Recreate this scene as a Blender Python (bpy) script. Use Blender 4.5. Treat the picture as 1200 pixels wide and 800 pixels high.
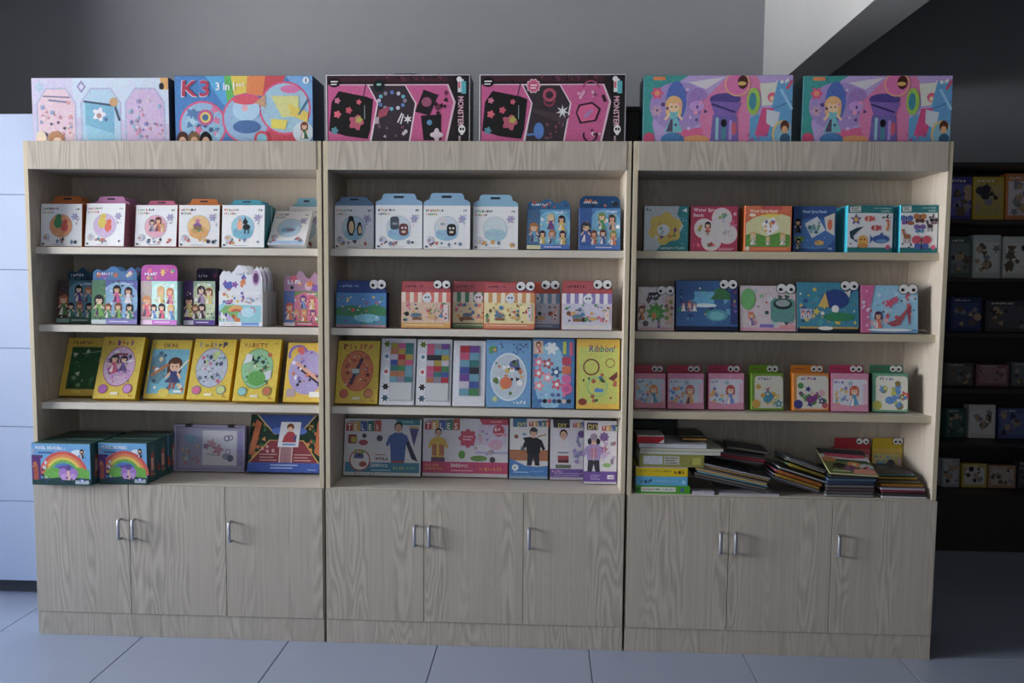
import bpy, bmesh, math, random, string
from math import sin, cos, pi, radians
from mathutils import Vector, Matrix

for o in list(bpy.data.objects):
    bpy.data.objects.remove(o)
S = bpy.context.scene
COL = S.collection

# ------------------------------------------------------------------ camera
CX, CY, CZ, YAW, PIT, ROL, F = 2.0843, -3.0135, 1.4583, -0.0432, 0.0730, 0.0090, 900.0
C = Vector((CX, CY, CZ))
FW = Vector((sin(YAW)*cos(PIT), cos(YAW)*cos(PIT), -sin(PIT)))
_r = Vector((cos(YAW), -sin(YAW), 0)); _u = _r.cross(FW)
RT = cos(ROL)*_r + sin(ROL)*_u
UP = -sin(ROL)*_r + cos(ROL)*_u
cam = bpy.data.cameras.new('camera')
cam.sensor_width = 36.0; cam.lens = F/1200*36.0; cam.clip_start = 0.05; cam.clip_end = 60
camo = bpy.data.objects.new('camera', cam); COL.objects.link(camo)
camo.matrix_world = Matrix(((RT.x, UP.x, -FW.x, CX), (RT.y, UP.y, -FW.y, CY), (RT.z, UP.z, -FW.z, CZ), (0, 0, 0, 1)))
S.camera = camo
def at(px, py, Y):
    d = FW + (px-600)/F*RT + (400-py)/F*UP
    return C + d*((Y-CY)/d.y)
def atz(px, py, Z):
    d = FW + (px-600)/F*RT + (400-py)/F*UP
    return C + d*((Z-CZ)/d.z)
def pj(x, y, z):
    d = Vector((x, y, z))-C; w = d.dot(FW)
    return 600+F*d.dot(RT)/w, 400-F*d.dot(UP)/w
def x_at(px, Y, Z):
    py = 400.0
    for _ in range(4):
        p = at(px, py, Y); py = pj(p.x, Y, Z)[1]
    return at(px, py, Y).x

# ------------------------------------------------------------------ world, lights, exposure
vs = S.view_settings
vs.view_transform = 'Standard'; vs.look = 'None'; vs.gamma = 1.0; vs.use_curve_mapping = False
vs.exposure = 0.1
W = bpy.data.worlds.new('sky'); S.world = W; W.use_nodes = True
W.node_tree.nodes['Background'].inputs[0].default_value = (0.62, 0.78, 1.0, 1)
W.node_tree.nodes['Background'].inputs[1].default_value = 1.0
WIN_X, WIN_Y0, WIN_Y1, WIN_Z0, WIN_Z1 = -4.60, -2.75, -0.35, 0.85, 3.10
def area(name, loc, rot, sx, sy, power, col, spread=180):
    l = bpy.data.lights.new(name, 'AREA'); l.shape = 'RECTANGLE'; l.size = sx; l.size_y = sy
    l.energy = power; l.color = col; l.spread = radians(spread)
    o = bpy.data.objects.new(name, l); COL.objects.link(o); o.location = loc; o.rotation_euler = rot
    return o
# daylight through the big window in the side wall: blue sky coming down, warmer light off the street coming level
WYC, WZC = (WIN_Y0+WIN_Y1)/2, (WIN_Z0+WIN_Z1)/2
area('window_skylight', (WIN_X+0.10, WYC, WZC), (0, radians(-90+32), 0), 1.7, 2.2, 170.0, (0.50, 0.71, 1.0), 160)
area('window_streetlight', (WIN_X+0.05, WYC, WZC), (0, radians(-90-24), 0), 2.0, 2.25, 400.0, (1.0, 0.93, 0.84), 104)
# weaker daylight through the window behind the camera
area('rear_window_daylight', (1.6, -4.82, 1.5), (radians(90), 0, 0), 2.0, 1.5, 9.0, (1.0, 0.95, 0.88))

# ------------------------------------------------------------------ helpers
def lin(c):
    return c/12.92 if c <= 0.04045 else ((c+0.055)/1.055)**2.4
def hx(s):
    s = s.lstrip('#')
    if len(s) == 3: s = ''.join(ch*2 for ch in s)
    return tuple(lin(int(s[i:i+2], 16)/255) for i in (0, 2, 4))
MATS = {}
def mat(col, rough=0.5, spec=0.4, metal=0.0, key=None):
    k = key or (col, rough, spec, metal)
    if k in MATS: return MATS[k]
    m = bpy.data.materials.new('card_'+str(col).strip('#')); m.use_nodes = True
    b = m.node_tree.nodes['Principled BSDF']
    b.inputs['Base Color'].default_value = (*hx(col), 1); b.inputs['Roughness'].default_value = rough
    b.inputs['Specular IOR Level'].default_value = spec; b.inputs['Metallic'].default_value = metal
    MATS[k] = m
    return m
def print_material():
    m = bpy.data.materials.new('printed_card'); m.use_nodes = True
    t = m.node_tree; n = t.nodes; L = t.links; b = n['Principled BSDF']
    a = n.new('ShaderNodeVertexColor'); a.layer_name = 'ink'
    tc = n.new('ShaderNodeTexCoord')
    nz = n.new('ShaderNodeTexNoise'); nz.inputs['Scale'].default_value = 95.0; nz.inputs['Detail'].default_value = 3.0; nz.inputs['Roughness'].default_value = 0.65
    L.new(tc.outputs['Object'], nz.inputs['Vector'])
    ov = n.new('ShaderNodeMix'); ov.data_type = 'RGBA'; ov.blend_type = 'OVERLAY'; ov.inputs[0].default_value = 0.55
    L.new(a.outputs['Color'], ov.inputs[6]); L.new(nz.outputs['Color'], ov.inputs[7])
    hs = n.new('ShaderNodeHueSaturation'); hs.inputs['Saturation'].default_value = 0.88; L.new(ov.outputs[2], hs.inputs['Color'])
    L.new(hs.outputs['Color'], b.inputs['Base Color'])
    b.inputs['Roughness'].default_value = 0.38; b.inputs['Specular IOR Level'].default_value = 0.35
    return m
M_PRINT = print_material()
def wood_material(name, c_dark, c_light, contrast, rings=9.0):
    m = bpy.data.materials.new(name); m.use_nodes = True
    t = m.node_tree; n = t.nodes; L = t.links; b = n['Principled BSDF']
    tc = n.new('ShaderNodeTexCoord')
    mp = n.new('ShaderNodeMapping'); mp.inputs['Scale'].default_value = (8.0, 8.0, 1.3)
    L.new(tc.outputs['Object'], mp.inputs['Vector'])
    n1 = n.new('ShaderNodeTexNoise'); n1.inputs['Scale'].default_value = 1.35; n1.inputs['Detail'].default_value = 2.2
    n1.inputs['Roughness'].default_value = 0.35
    L.new(mp.outputs[0], n1.inputs['Vector'])
    mu = n.new('ShaderNodeMath'); mu.operation = 'MULTIPLY'; mu.inputs[1].default_value = rings*6.283
    L.new(n1.outputs['Fac'], mu.inputs[0])
    sn = n.new('ShaderNodeMath'); sn.operation = 'SINE'; L.new(mu.outputs[0], sn.inputs[0])
    # bands where the figure shows (broad vertical strips)
    mp3 = n.new('ShaderNodeMapping'); mp3.inputs['Scale'].default_value = (13.0, 13.0, 0.12)
    L.new(tc.outputs['Object'], mp3.inputs['Vector'])
    n3 = n.new('ShaderNodeTexNoise'); n3.inputs['Scale'].default_value = 1.0; n3.inputs['Detail'].default_value = 0.0
    L.new(mp3.outputs[0], n3.inputs['Vector'])
    r3 = n.new('ShaderNodeMapRange'); r3.inputs[1].default_value = 0.47; r3.inputs[2].default_value = 0.58
    r3.inputs[3].default_value = 0.12; r3.inputs[4].default_value = 1.0
    L.new(n3.outputs['Fac'], r3.inputs[0])
    am = n.new('ShaderNodeMath'); am.operation = 'MULTIPLY'; L.new(sn.outputs[0], am.inputs[0]); L.new(r3.outputs[0], am.inputs[1])
    # fine straight fibre
    mp2 = n.new('ShaderNodeMapping'); mp2.inputs['Scale'].default_value = (130.0, 130.0, 1.6)
    L.new(tc.outputs['Object'], mp2.inputs['Vector'])
    n2 = n.new('ShaderNodeTexNoise'); n2.inputs['Scale'].default_value = 1.0; n2.inputs['Detail'].default_value = 2.0
    L.new(mp2.outputs[0], n2.inputs['Vector'])
    s1 = n.new('ShaderNodeMath'); s1.operation = 'MULTIPLY_ADD'; s1.inputs[1].default_value = 0.30*contrast; s1.inputs[2].default_value = 0.5
    L.new(am.outputs[0], s1.inputs[0])
    s2 = n.new('ShaderNodeMath'); s2.operation = 'MULTIPLY_ADD'; s2.inputs[1].default_value = 0.9*contrast; s2.inputs[2].default_value = -0.45*contrast
    L.new(n2.outputs['Fac'], s2.inputs[0])
    s3 = n.new('ShaderNodeMath'); s3.operation = 'ADD'; L.new(s1.outputs[0], s3.inputs[0]); L.new(s2.outputs[0], s3.inputs[1])
    mx = n.new('ShaderNodeMix'); mx.data_type = 'RGBA'
    mx.inputs[6].default_value = (*hx(c_dark), 1); mx.inputs[7].default_value = (*hx(c_light), 1)
    L.new(s3.outputs[0], mx.inputs[0]); L.new(mx.outputs[2], b.inputs['Base Color'])
    b.inputs['Roughness'].default_value = 0.42; b.inputs['Specular IOR Level'].default_value = 0.35
    return m
M_WOOD = wood_material('ash_laminate', '#a0978b', '#cfc7bb', 0.8, 13.0)
M_WOOD_IN = wood_material('ash_laminate_inner', '#b0a598', '#ccc3b6', 0.8)
M_EDGE = mat('#c9bea4', 0.5)
M_SHELF = mat('#d6cfc3', 0.45)
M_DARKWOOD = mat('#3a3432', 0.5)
def noisy(name, c1, c2, scale, rough, spec=0.4, bump=0.0):
    m = bpy.data.materials.new(name); m.use_nodes = True
    t = m.node_tree; n = t.nodes; L = t.links; b = n['Principled BSDF']
    tc = n.new('ShaderNodeTexCoord'); nz = n.new('ShaderNodeTexNoise'); nz.inputs['Scale'].default_value = scale
    nz.inputs['Detail'].default_value = 4
    L.new(tc.outputs['Object'], nz.inputs['Vector'])
    mx = n.new('ShaderNodeMix'); mx.data_type = 'RGBA'
    mx.inputs[6].default_value = (*hx(c1), 1); mx.inputs[7].default_value = (*hx(c2), 1)
    L.new(nz.outputs['Fac'], mx.inputs[0]); L.new(mx.outputs[2], b.inputs['Base Color'])
    b.inputs['Roughness'].default_value = rough; b.inputs['Specular IOR Level'].default_value = spec
    if bump:
        bp = n.new('ShaderNodeBump'); bp.inputs['Strength'].default_value = bump; bp.inputs['Distance'].default_value = 0.002
        L.new(nz.outputs['Fac'], bp.inputs['Height']); L.new(bp.outputs[0], b.inputs['Normal'])
    return m
M_WALL = noisy('wall_paint', '#8e9197', '#94979d', 9, 0.85, 0.2, 0.1)
M_ROOM = noisy('room_paint', '#747473', '#7a7a79', 9, 0.85, 0.2)
M_BEAM = noisy('beam_paint', '#acaeb0', '#b1b3b5', 9, 0.85, 0.2)
M_TILE = noisy('pale_floor_tile', '#a4adc4', '#acb5ca', 3, 0.16, 0.55)
M_GROUT = mat('#33343a', 0.8)
M_WHITE = noisy('white_panel', '#a3b2d0', '#a9b8d4', 6, 0.4)
M_CHROME = mat('#a4a7b2', 0.4, 0.5, 0.5)
M_BLACK = mat('#101114', 0.5)

def newobj(name, me, parent=None, m=None):
    o = bpy.data.objects.new(name, me); COL.objects.link(o)
    if m is not None and len(me.materials) == 0: me.materials.append(m)
    if parent is not None: o.parent = parent
    return o
def box_me(name, x0, x1, y0, y1, z0, z1, bev=0.0):
    bm = bmesh.new()
    bmesh.ops.create_cube(bm, size=1)
    for v in bm.verts:
        v.co = Vector((x0 if v.co.x < 0 else x1, y0 if v.co.y < 0 else y1, z0 if v.co.z < 0 else z1))
    if bev: bmesh.ops.bevel(bm, geom=list(bm.edges), offset=bev, segments=1, affect='EDGES', profile=0.5)
    me = bpy.data.meshes.new(name); bm.to_mesh(me); bm.free()
    return me
def bxo(name, x0, x1, y0, y1, z0, z1, m, parent=None, bev=0.0):
    return newobj(name, box_me(name, x0, x1, y0, y1, z0, z1, bev), parent, m)
def prism_me(name, prof, y0, y1):
    """profile in x,z extruded along y"""
    n = len(prof)
    v = [(x, y0, z) for x, z in prof]+[(x, y1, z) for x, z in prof]
    f = [tuple(range(n)), tuple(range(2*n-1, n-1, -1))]+[(i, i+n, (i+1) % n+n, (i+1) % n) for i in range(n)]
    me = bpy.data.meshes.new(name); me.from_pydata(v, [], f); me.update()
    bm = bmesh.new(); bm.from_mesh(me); bmesh.ops.recalc_face_normals(bm, faces=bm.faces); bm.to_mesh(me); bm.free()
    return me
def tube_me(name, pts, r, n=8, closed=False):
    v = []; f = []; k = len(pts); P = [Vector(p) for p in pts]; prev = None
    for i in range(k):
        a = P[max(i-1, 0)]; b = P[min(i+1, k-1)]; d = (b-a).normalized()
        if prev is None:
            s = d.cross(Vector((0.13, 0.31, 0.94))).normalized()
        else:
            s = (prev-d*prev.dot(d)).normalized()
        prev = s; q = d.cross(s)
        for j in range(n):
            t = 2*pi*j/n; v.append(P[i]+r*(cos(t)*s+sin(t)*q))
    for i in range(k-1):
        for j in range(n):
            f.append((i*n+j, i*n+(j+1) % n, (i+1)*n+(j+1) % n, (i+1)*n+j))
    f.append(tuple(range(n-1, -1, -1))); f.append(tuple((k-1)*n+j for j in range(n)))
    me = bpy.data.meshes.new(name); me.from_pydata(v, [], f); me.update()
    for p in me.polygons: p.use_smooth = True
    return me
def thing(name, label, cat, loc=(0, 0, 0), rot=(0, 0, 0), group=None):
    o = bpy.data.objects.new(name, None); o.empty_display_size = 0.05; COL.objects.link(o)
    o.location = loc; o.rotation_euler = rot; o['label'] = label; o['category'] = cat
    if group: o['group'] = group
    return o
def tag(o, label, cat, group=None):
    o['label'] = label; o['category'] = cat
    if group: o['group'] = group
    return o
def struct(o):
    o['kind'] = 'structure'; return o
def copy_tree(o, parent=None):
    c = o.copy(); COL.objects.link(c)
    if parent is not None: c.parent = parent
    for ch in list(o.children): copy_tree(ch, c)
    return c

# ------------------------------------------------------------------ printed artwork (flat ink shapes)
GLYPH = {}
def load_glyphs():
    chars = string.ascii_letters+string.digits+'+!.'
    tmp = []
    for ch in chars:
        cu = bpy.data.curves.new('glyph', 'FONT'); cu.body = ch; cu.resolution_u = 2; cu.offset = 0.018
        o = bpy.data.objects.new('glyph', cu); COL.objects.link(o); tmp.append((ch, o))
    dg = bpy.context.evaluated_depsgraph_get(); dg.update()
    for ch, o in tmp:
        e = o.evaluated_get(dg); me = e.to_mesh()
        vs_ = [(v.co.x, v.co.y) for v in me.vertices]; fs = [tuple(p.vertices) for p in me.polygons]
        x0 = min(x for x, y in vs_); x1 = max(x for x, y in vs_)
        GLYPH[ch] = ([(x-x0, y) for x, y in vs_], fs, x1-x0)
        e.to_mesh_clear()
    for ch, o in tmp:
        cu = o.data; bpy.data.objects.remove(o); bpy.data.curves.remove(cu)
load_glyphs()

def hash_of(t): return sum(ord(ch) for ch in t)
class Art:
    EPS = 0.00002
    def __init__(s, w, h):
        s.w, s.h = w, h; s.v = []; s.f = []; s.c = []; s.lay = 1
    def add(s, pts, faces, col):
        b = len(s.v); z = s.lay*s.EPS; s.lay += 1
        s.v += [(u, v, z) for u, v in pts]
        for f in faces:
            s.f.append(tuple(b+i for i in f)); s.c.append(hx(col))
    def p(s, pts, col): s.add(pts, [tuple(range(len(pts)))], col)
    def r(s, u0, v0, u1, v1, col): s.p([(u0, v0), (u1, v0), (u1, v1), (u0, v1)], col)
    def e(s, u, v, ru, rv, col, n=20, a0=0.0, a1=2*pi):
        full = abs(a1-a0-2*pi) < 1e-6
        k = n if full else n+1
        pts = [(u+ru*cos(a0+(a1-a0)*i/n), v+rv*sin(a0+(a1-a0)*i/n)) for i in range(k)]
        s.p([(min(max(a, 0), 1), min(max(b, 0), 1)) for a, b in pts], col)
    def k(s, u, v, r, col, n=18): s.e(u, v, r*s.h/s.w, r, col, n)
    def arc(s, u, v, ro, ri, col, a0=0, a1=pi, n=16):
        q = s.h/s.w
        o = [(u+ro*q*cos(a0+(a1-a0)*i/n), v+ro*sin(a0+(a1-a0)*i/n)) for i in range(n+1)]
        i_ = [(u+ri*q*cos(a0+(a1-a0)*i/n), v+ri*sin(a0+(a1-a0)*i/n)) for i in range(n+1)]
        s.add(o+i_, [(i, i+1, n+2+i, n+1+i) for i in range(n)], col)
    def star(s, u, v, r, col, n=5, inner=0.45, rot=pi/2):
        q = s.h/s.w
        s.p([(u+q*(r if i % 2 == 0 else r*inner)*cos(rot+pi*i/n), v+(r if i % 2 == 0 else r*inner)*sin(rot+pi*i/n)) for i in range(2*n)], col)
    def petals(s, u, v, r, col, n=5, depth=0.25, rot=0.0, ax=1.0):
        q = s.h/s.w
        s.p([(u+ax*q*r*(1+depth*cos(n*t))*cos(t+rot), v+r*(1+depth*cos(n*t))*sin(t+rot)) for t in [2*pi*i/48 for i in range(48)]], col)
    def rrect(s, u0, v0, u1, v1, rad, col):
        q = s.h/s.w; pts = []
        for cx_, cy_, a in ((u1-rad*q, v1-rad, 0), (u0+rad*q, v1-rad, pi/2), (u0+rad*q, v0+rad, pi), (u1-rad*q, v0+rad, 1.5*pi)):
            for i in range(5): pts.append((cx_+rad*q*cos(a+i*pi/8), cy_+rad*sin(a+i*pi/8)))
        s.p(pts, col)
    def line(s, u0, v0, u1, v1, t, col):
        dx, dy = (u1-u0)*s.w, (v1-v0)*s.h; L = math.hypot(dx, dy); nx, ny = -dy/L*t*s.h/2, dx/L*t*s.h/2
        s.p([(u0+nx/s.w, v0+ny/s.h), (u0-nx/s.w, v0-ny/s.h), (u1-nx/s.w, v1-ny/s.h), (u1+nx/s.w, v1+ny/s.h)], col)
    def t(s, txt, u, v, size, col, rot=0.0, sx=1.0, cols=None, gap=0.07, skew=0.0):
        x = 0.0; k = size*s.h; cr, sr = cos(rot), sin(rot)
        lay = s.lay
        for i, ch in enumerate(txt):
            if ch == ' ': x += 0.3*sx; continue
            vs_, fs, wd = GLYPH[ch]
            pts = []
            for gx, gy in vs_:
                X = (x+gx*sx+skew*gy)*k; Y = gy*k
                pts.append((u+(X*cr-Y*sr)/s.w, v+(X*sr+Y*cr)/s.h))
            s.lay = lay; s.add(pts, fs, cols[i % len(cols)] if cols else col)
            x += (wd+gap)*sx
    def marks(s, u, v, ln, size, cols, seed=0, gap=0.3):
        """row of illegible letter-like marks"""
        rn = random.Random(seed); x = u; q = s.h/s.w; lay = s.lay
        while x < u+ln:
            wd = size*q*rn.uniform(0.45, 0.8); c = cols[rn.randrange(len(cols))]
            s.lay = lay; s.r(x, v+size*rn.choice((0, 0, .05)), x+wd*0.42, v+size*rn.choice((1, .95, .7)), c)
            s.lay = lay; s.r(x+wd*0.42, v+size*rn.choice((0, .35, .6)), x+wd, v+size*rn.choice((.3, .65, .9, 1)), c)
            x += wd+size*q*gap
    def fine(s, u, v, ln, size, col, rows=1, step=None):
        for i in range(rows):
            s.r(u, v-i*(step or size*2), u+ln*(1 if i % 2 == 0 else .82), v-i*(step or size*2)+size, col)
    def sc(s, seed, n, u0, v0, u1, v1, r0, r1, cols, shapes='cdst'):
        rn = random.Random(seed)
        for i in range(n):
            u, v, r, c = rn.uniform(u0, u1), rn.uniform(v0, v1), rn.uniform(r0, r1), rn.choice(cols)
            sh = rn.choice(shapes)
            if sh == 'c': s.k(u, v, r, c, 10)
            elif sh == 'd': s.star(u, v, r*1.2, c, 2, 0.7)
            elif sh == 's': s.star(u, v, r*1.3, c, 5, 0.5, rn.uniform(0, 6))
            elif sh == 'f': s.petals(u, v, r, c, 5, .3, rn.uniform(0, 6)); s.k(u, v, r*.35, '#fff2a8', 8)
            else:
                a = rn.uniform(0, 3); q = s.h/s.w
                s.p([(u+q*r*1.2*cos(a+x), v+r*1.2*sin(a+x)) for x in (0, 2.1, 4.2)], c)
    def fig(s, u, v, k, hair, dress, skin='#e8b795', legs=None):
        """little generic doll: v is the feet height, k its height"""
        q = s.h/s.w
        if legs:
            s.r(u-.09*k*q, v, u-.02*k*q, v+.3*k, legs); s.r(u+.02*k*q, v, u+.09*k*q, v+.3*k, legs)
        s.k(u, v+.76*k, .23*k, hair, 12)
        s.p([(u-.23*k*q, v+.76*k), (u-.21*k*q, v+.48*k), (u+.21*k*q, v+.48*k), (u+.23*k*q, v+.76*k)], hair)
        for sg in (-1, 1): s.p([(u+sg*.10*k*q, v+.56*k), (u+sg*.26*k*q, v+.36*k), (u+sg*.21*k*q, v+.32*k), (u+sg*.08*k*q, v+.46*k)], skin)
        b = v+(.2*k if legs else 0)
        s.p([(u-.25*k*q, b), (u+.25*k*q, b), (u+.09*k*q, v+.40*k), (u+.12*k*q, v+.58*k), (u-.12*k*q, v+.58*k), (u-.09*k*q, v+.40*k)], dress)
        s.p([(u-.20*k*q, b+.02*k), (u-.02*k*q, b+.02*k), (u-.02*k*q, v+.36*k), (u-.08*k*q, v+.36*k)], '#f4e8e4' if hash_of(dress) % 2 else '#5a4a6a')
        s.e(u, v+.70*k, .15*k*q, .16*k, skin, 12)
        s.e(u, v+.84*k, .15*k*q, .07*k, hair, 10)
        for sg in (-1, 1): s.k(u+sg*.06*k*q, v+.69*k, .025*k, '#2a1e22', 6)
    def fish(s, u, v, k, c, c2):
        q = s.h/s.w
        s.p([(u+.5*k*q, v+.25*k), (u+.25*k*q, v), (u+.5*k*q, v-.25*k)], c)
        s.e(u, v, .42*k*q, .27*k, c, 14); s.r(u-.1*k*q, v-.25*k, u+.0*k*q, v+.25*k, c2); s.k(u-.25*k*q, v+.06*k, .05*k, '#111111', 6)
    def bfly(s, u, v, k, c, c2):
        q = s.h/s.w
        for sg in (-1, 1):
            s.e(u+sg*.3*k*q, v+.18*k, .28*k*q, .26*k, c, 10); s.e(u+sg*.22*k*q, v-.2*k, .2*k*q, .2*k, c2, 10)
        s.r(u-.03*k*q, v-.35*k, u+.03*k*q, v+.35*k, '#222222')
    def build(s, name, parent, O, ux, vx, label=None):
        O, ux, vx = Vector(O), Vector(ux), Vector(vx); n = ux.cross(vx)
        me = bpy.data.meshes.new(name)
        me.from_pydata([O+ux*(u*s.w)+vx*(v*s.h)+n*z for u, v, z in s.v], [], s.f)
        ca = me.color_attributes.new('ink', 'FLOAT_COLOR', 'CORNER')
        buf = []
        for poly, c in zip(me.polygons, s.c): buf += [c[0], c[1], c[2], 1.0]*poly.loop_total
        ca.data.foreach_set('color', buf)
        me.materials.append(M_PRINT); me.update()
        o = newobj(name, me, parent)
        if label: o['label'] = label
        return o

# ------------------------------------------------------------------ room shell
XL, XR, YF, YB, ZC = -4.60, 6.6, -4.9, 1.62, 3.45
PITCH, JX, JY = 0.6115, 0.440, 0.004
floor = struct(bxo('floor', XL-.2, XR+.2, YF-.2, YB+.2, -0.06, -0.012, M_GROUT))
tile_me = box_me('tile', 0.0018, PITCH-0.0018, 0.0018, PITCH-0.0018, -0.012, 0.0, 0.0012); tile_me.materials.append(M_TILE)
for i in range(-9, 11):
    for j in range(-8, 3):
        x, y = JX+i*PITCH, JY+j*PITCH
        if x > XR or x+PITCH < XL or y > YB or y+PITCH < YF: continue
        o = newobj('tile', tile_me, floor); o.location = (x, y, 0)
struct(bxo('wall_back', XL-.2, XR+.2, YB, YB+.15, -.06, ZC, M_WALL))
struct(bxo('wall_right', XR, XR+.15, YF, YB, -.06, ZC, noisy('wall_paint_grey', '#444444', '#4a4a4a', 9, 0.85, 0.2)))
struct(bxo('ceiling', XL-.2, XR+.2, YF-.2, YB+.2, ZC, ZC+.1, M_ROOM))
# front wall with a window behind the camera, side wall with the big window
def wall_with_opening(name, along_x, p, a0, a1, o0, o1, z0, z1):
    """boards round an opening joined into one wall mesh"""
    bm = bmesh.new()
    for (b0, b1, c0, c1) in ((a0, o0, -.06, ZC), (o1, a1, -.06, ZC), (o0, o1, -.06, z0), (o0, o1, z1, ZC)):
        r = bmesh.ops.create_cube(bm, size=1)
        for v in r['verts']:
            s_ = b0 if v.co.x < 0 else b1; z = c0 if v.co.z < 0 else c1; t_ = p-.15 if v.co.y < 0 else p
            v.co = Vector((s_, t_, z)) if along_x else Vector((t_, s_, z))
    me = bpy.data.meshes.new(name); bmesh.ops.recalc_face_normals(bm, faces=bm.faces); bm.to_mesh(me); bm.free()
    return struct(newobj(name, me, None, M_ROOM))
wall_with_opening('wall_left', False, XL, YF, YB, WIN_Y0, WIN_Y1, WIN_Z0, WIN_Z1)
wall_with_opening('wall_front', True, YF, XL, XR, .6, 2.6, .7, 2.3)
M_GLASS = bpy.data.materials.new('window_glass'); M_GLASS.use_nodes = True
_b = M_GLASS.node_tree.nodes['Principled BSDF']; _b.inputs['Transmission Weight'].default_value = 1.0; _b.inputs['Roughness'].default_value = 0.0
def window(name, along_x, p, a0, a1, z0, z1):
    w = struct(thing(name, 'x', 'x')); del w['label']; del w['category']
    def B(nm, s0, s1, c0, c1, t0, t1, m):
        return bxo(nm, s0, s1, t0, t1, c0, c1, m, w) if along_x else bxo(nm, t0, t1, s0, s1, c0, c1, m, w)
    mid = (a0+a1)/2
    for s0, s1, c0, c1 in ((a0, a0+.05, z0, z1), (a1-.05, a1, z0, z1), (a0, a1, z0, z0+.05), (a0, a1, z1-.05, z1), (mid-.025, mid+.025, z0+.05, z1-.05)):
        B('window_frame', s0, s1, c0, c1, p-.11, p-.05, M_WHITE)
    B('pane', a0+.05, mid-.025, z0+.05, z1-.05, p-.084, p-.078, M_GLASS); B('pane', mid+.025, a1-.05, z0+.05, z1-.05, p-.084, p-.078, M_GLASS)
window('window_1', False, XL, WIN_Y0, WIN_Y1, WIN_Z0, WIN_Z1)
window('window_2', True, YF, .6, 2.6, .7, 2.3)
struct(bxo('wall_pier', -2.3, -1.52, .74, YB, -.06, ZC, M_ROOM))  # unseen block, added to shade the left end of the back wall
# ceiling beam running front to back
pA = at(893, 114.6, YB); pB = atz(1090, 0, pA.z)
struct(bxo('trim_1', pA.x, pB.x, YF, YB, pA.z, ZC, M_BEAM))

# ------------------------------------------------------------------ shelving units
H, UW, GAP, D = 2.014, 1.2, 0.008, 0.30
PT = 0.018
SH = (1.597, 1.281, 0.963); DECK = 0.638; SHT = 0.028; REC = 0.03
def shelving_unit(i, label):
    x0 = i*(UW+GAP); x1 = x0+UW
    root = thing('shelving_unit', label, 'shelving unit', (x0+UW/2, D/2, 0), group='pale wood shelving units in a row')
    ox, oy = x0+UW/2, D/2
    def B(nm, a, b, c, d, e, f, m, par=root, bev=0.0008):
        o = bxo(nm, a-ox, b-ox, c-oy, d-oy, e, f, m, par if par is root else None, bev)
        if par is not root: o.parent = par
        # own grain for each board: shift the mesh origin
        return o
    for a, b in ((x0, x0+PT), (x1-PT, x1)):
        o = B('side_panel', a, b, 0.0, D, 0, H, M_WOOD_IN)
        o.data.materials.append(M_EDGE)
        for p in o.data.polygons:
            if p.normal.y < -0.9: p.material_index = 1
    B('back_panel', x0+PT, x1-PT, D-.018, D-.003, 0.0, H-.002, M_WOOD_IN)
    B('fascia', x0+PT+.0005, x1-PT-.0005, -0.002, .016, 1.903, H-.0005, M_WOOD)
    B('top_panel', x0+PT, x1-PT, .016, D-.018, H-.019, H-.0005, M_WOOD_IN); B('inner_top', x0+PT, x1-PT, .016, D-.018, 1.906, 1.924, M_WOOD_IN)
    for z in SH:
        o = B('shelf', x0+PT, x1-PT, REC, D-.018, z-SHT, z, M_SHELF)
        o.data.materials.append(M_EDGE)
        if i == 2:  # last unit's differing light painted in as yellower shelf fronts
            for p in o.data.polygons:
                if p.normal.y < -0.9: p.material_index = 1
    B('deck_board', x0+PT, x1-PT, 0.0, D-.018, DECK-.018, DECK, M_SHELF)
    B('plinth', x0+.001, x1-.001, -.0125, -.0006, 0.0, .097, M_WOOD)
    dw = (UW-.004)/3
    hm = tube_me('handle', [(0, 0, .040), (0, -.022, .040), (0, -.027, .036), (0, -.027, -.036), (0, -.022, -.040), (0, 0, -.040)], .0042, 8)
    for v in hm.vertices: v.co.x *= 1.6; v.co.y *= .8
    for k in range(3):
        a = x0+.002+k*dw+.0012; b = a+dw-.0024
        d = B('door', a, b, -.017, -.0006, .099, DECK-.002, M_WOOD)
        hxp = (b-.034) if k == 0 else (a+.022)
        h = newobj('handle', hm, d, M_CHROME); h.location = (hxp-ox, -.017-oy, .455); h['label'] = 'small chrome bow handle'
    return root
shelving_unit(0, 'pale wood shelving unit nearest the white cabinet with yellow boxes on its third shelf')
shelving_unit(1, 'middle pale wood shelving unit with costume block kits on its lowest level')
shelving_unit(2, 'pale wood shelving unit with a magazine pile on its lowest level')
# each board gets its own stretch of the grain
for o in list(bpy.data.objects):
    if o.type == 'MESH' and o.parent and o.parent.name.startswith('shelving_unit') and o.name.split('.')[0] in ('door', 'fascia', 'plinth', 'back_panel', 'side_panel'):
        s = Vector((random.Random(o.name+o.parent.name).uniform(-9, 9), 0, random.Random(o.name).uniform(-9, 9)))
        o.data.transform(Matrix.Translation(s)); o.location = o.location-s
        for ch in o.children: ch.location = ch.location+s

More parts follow.
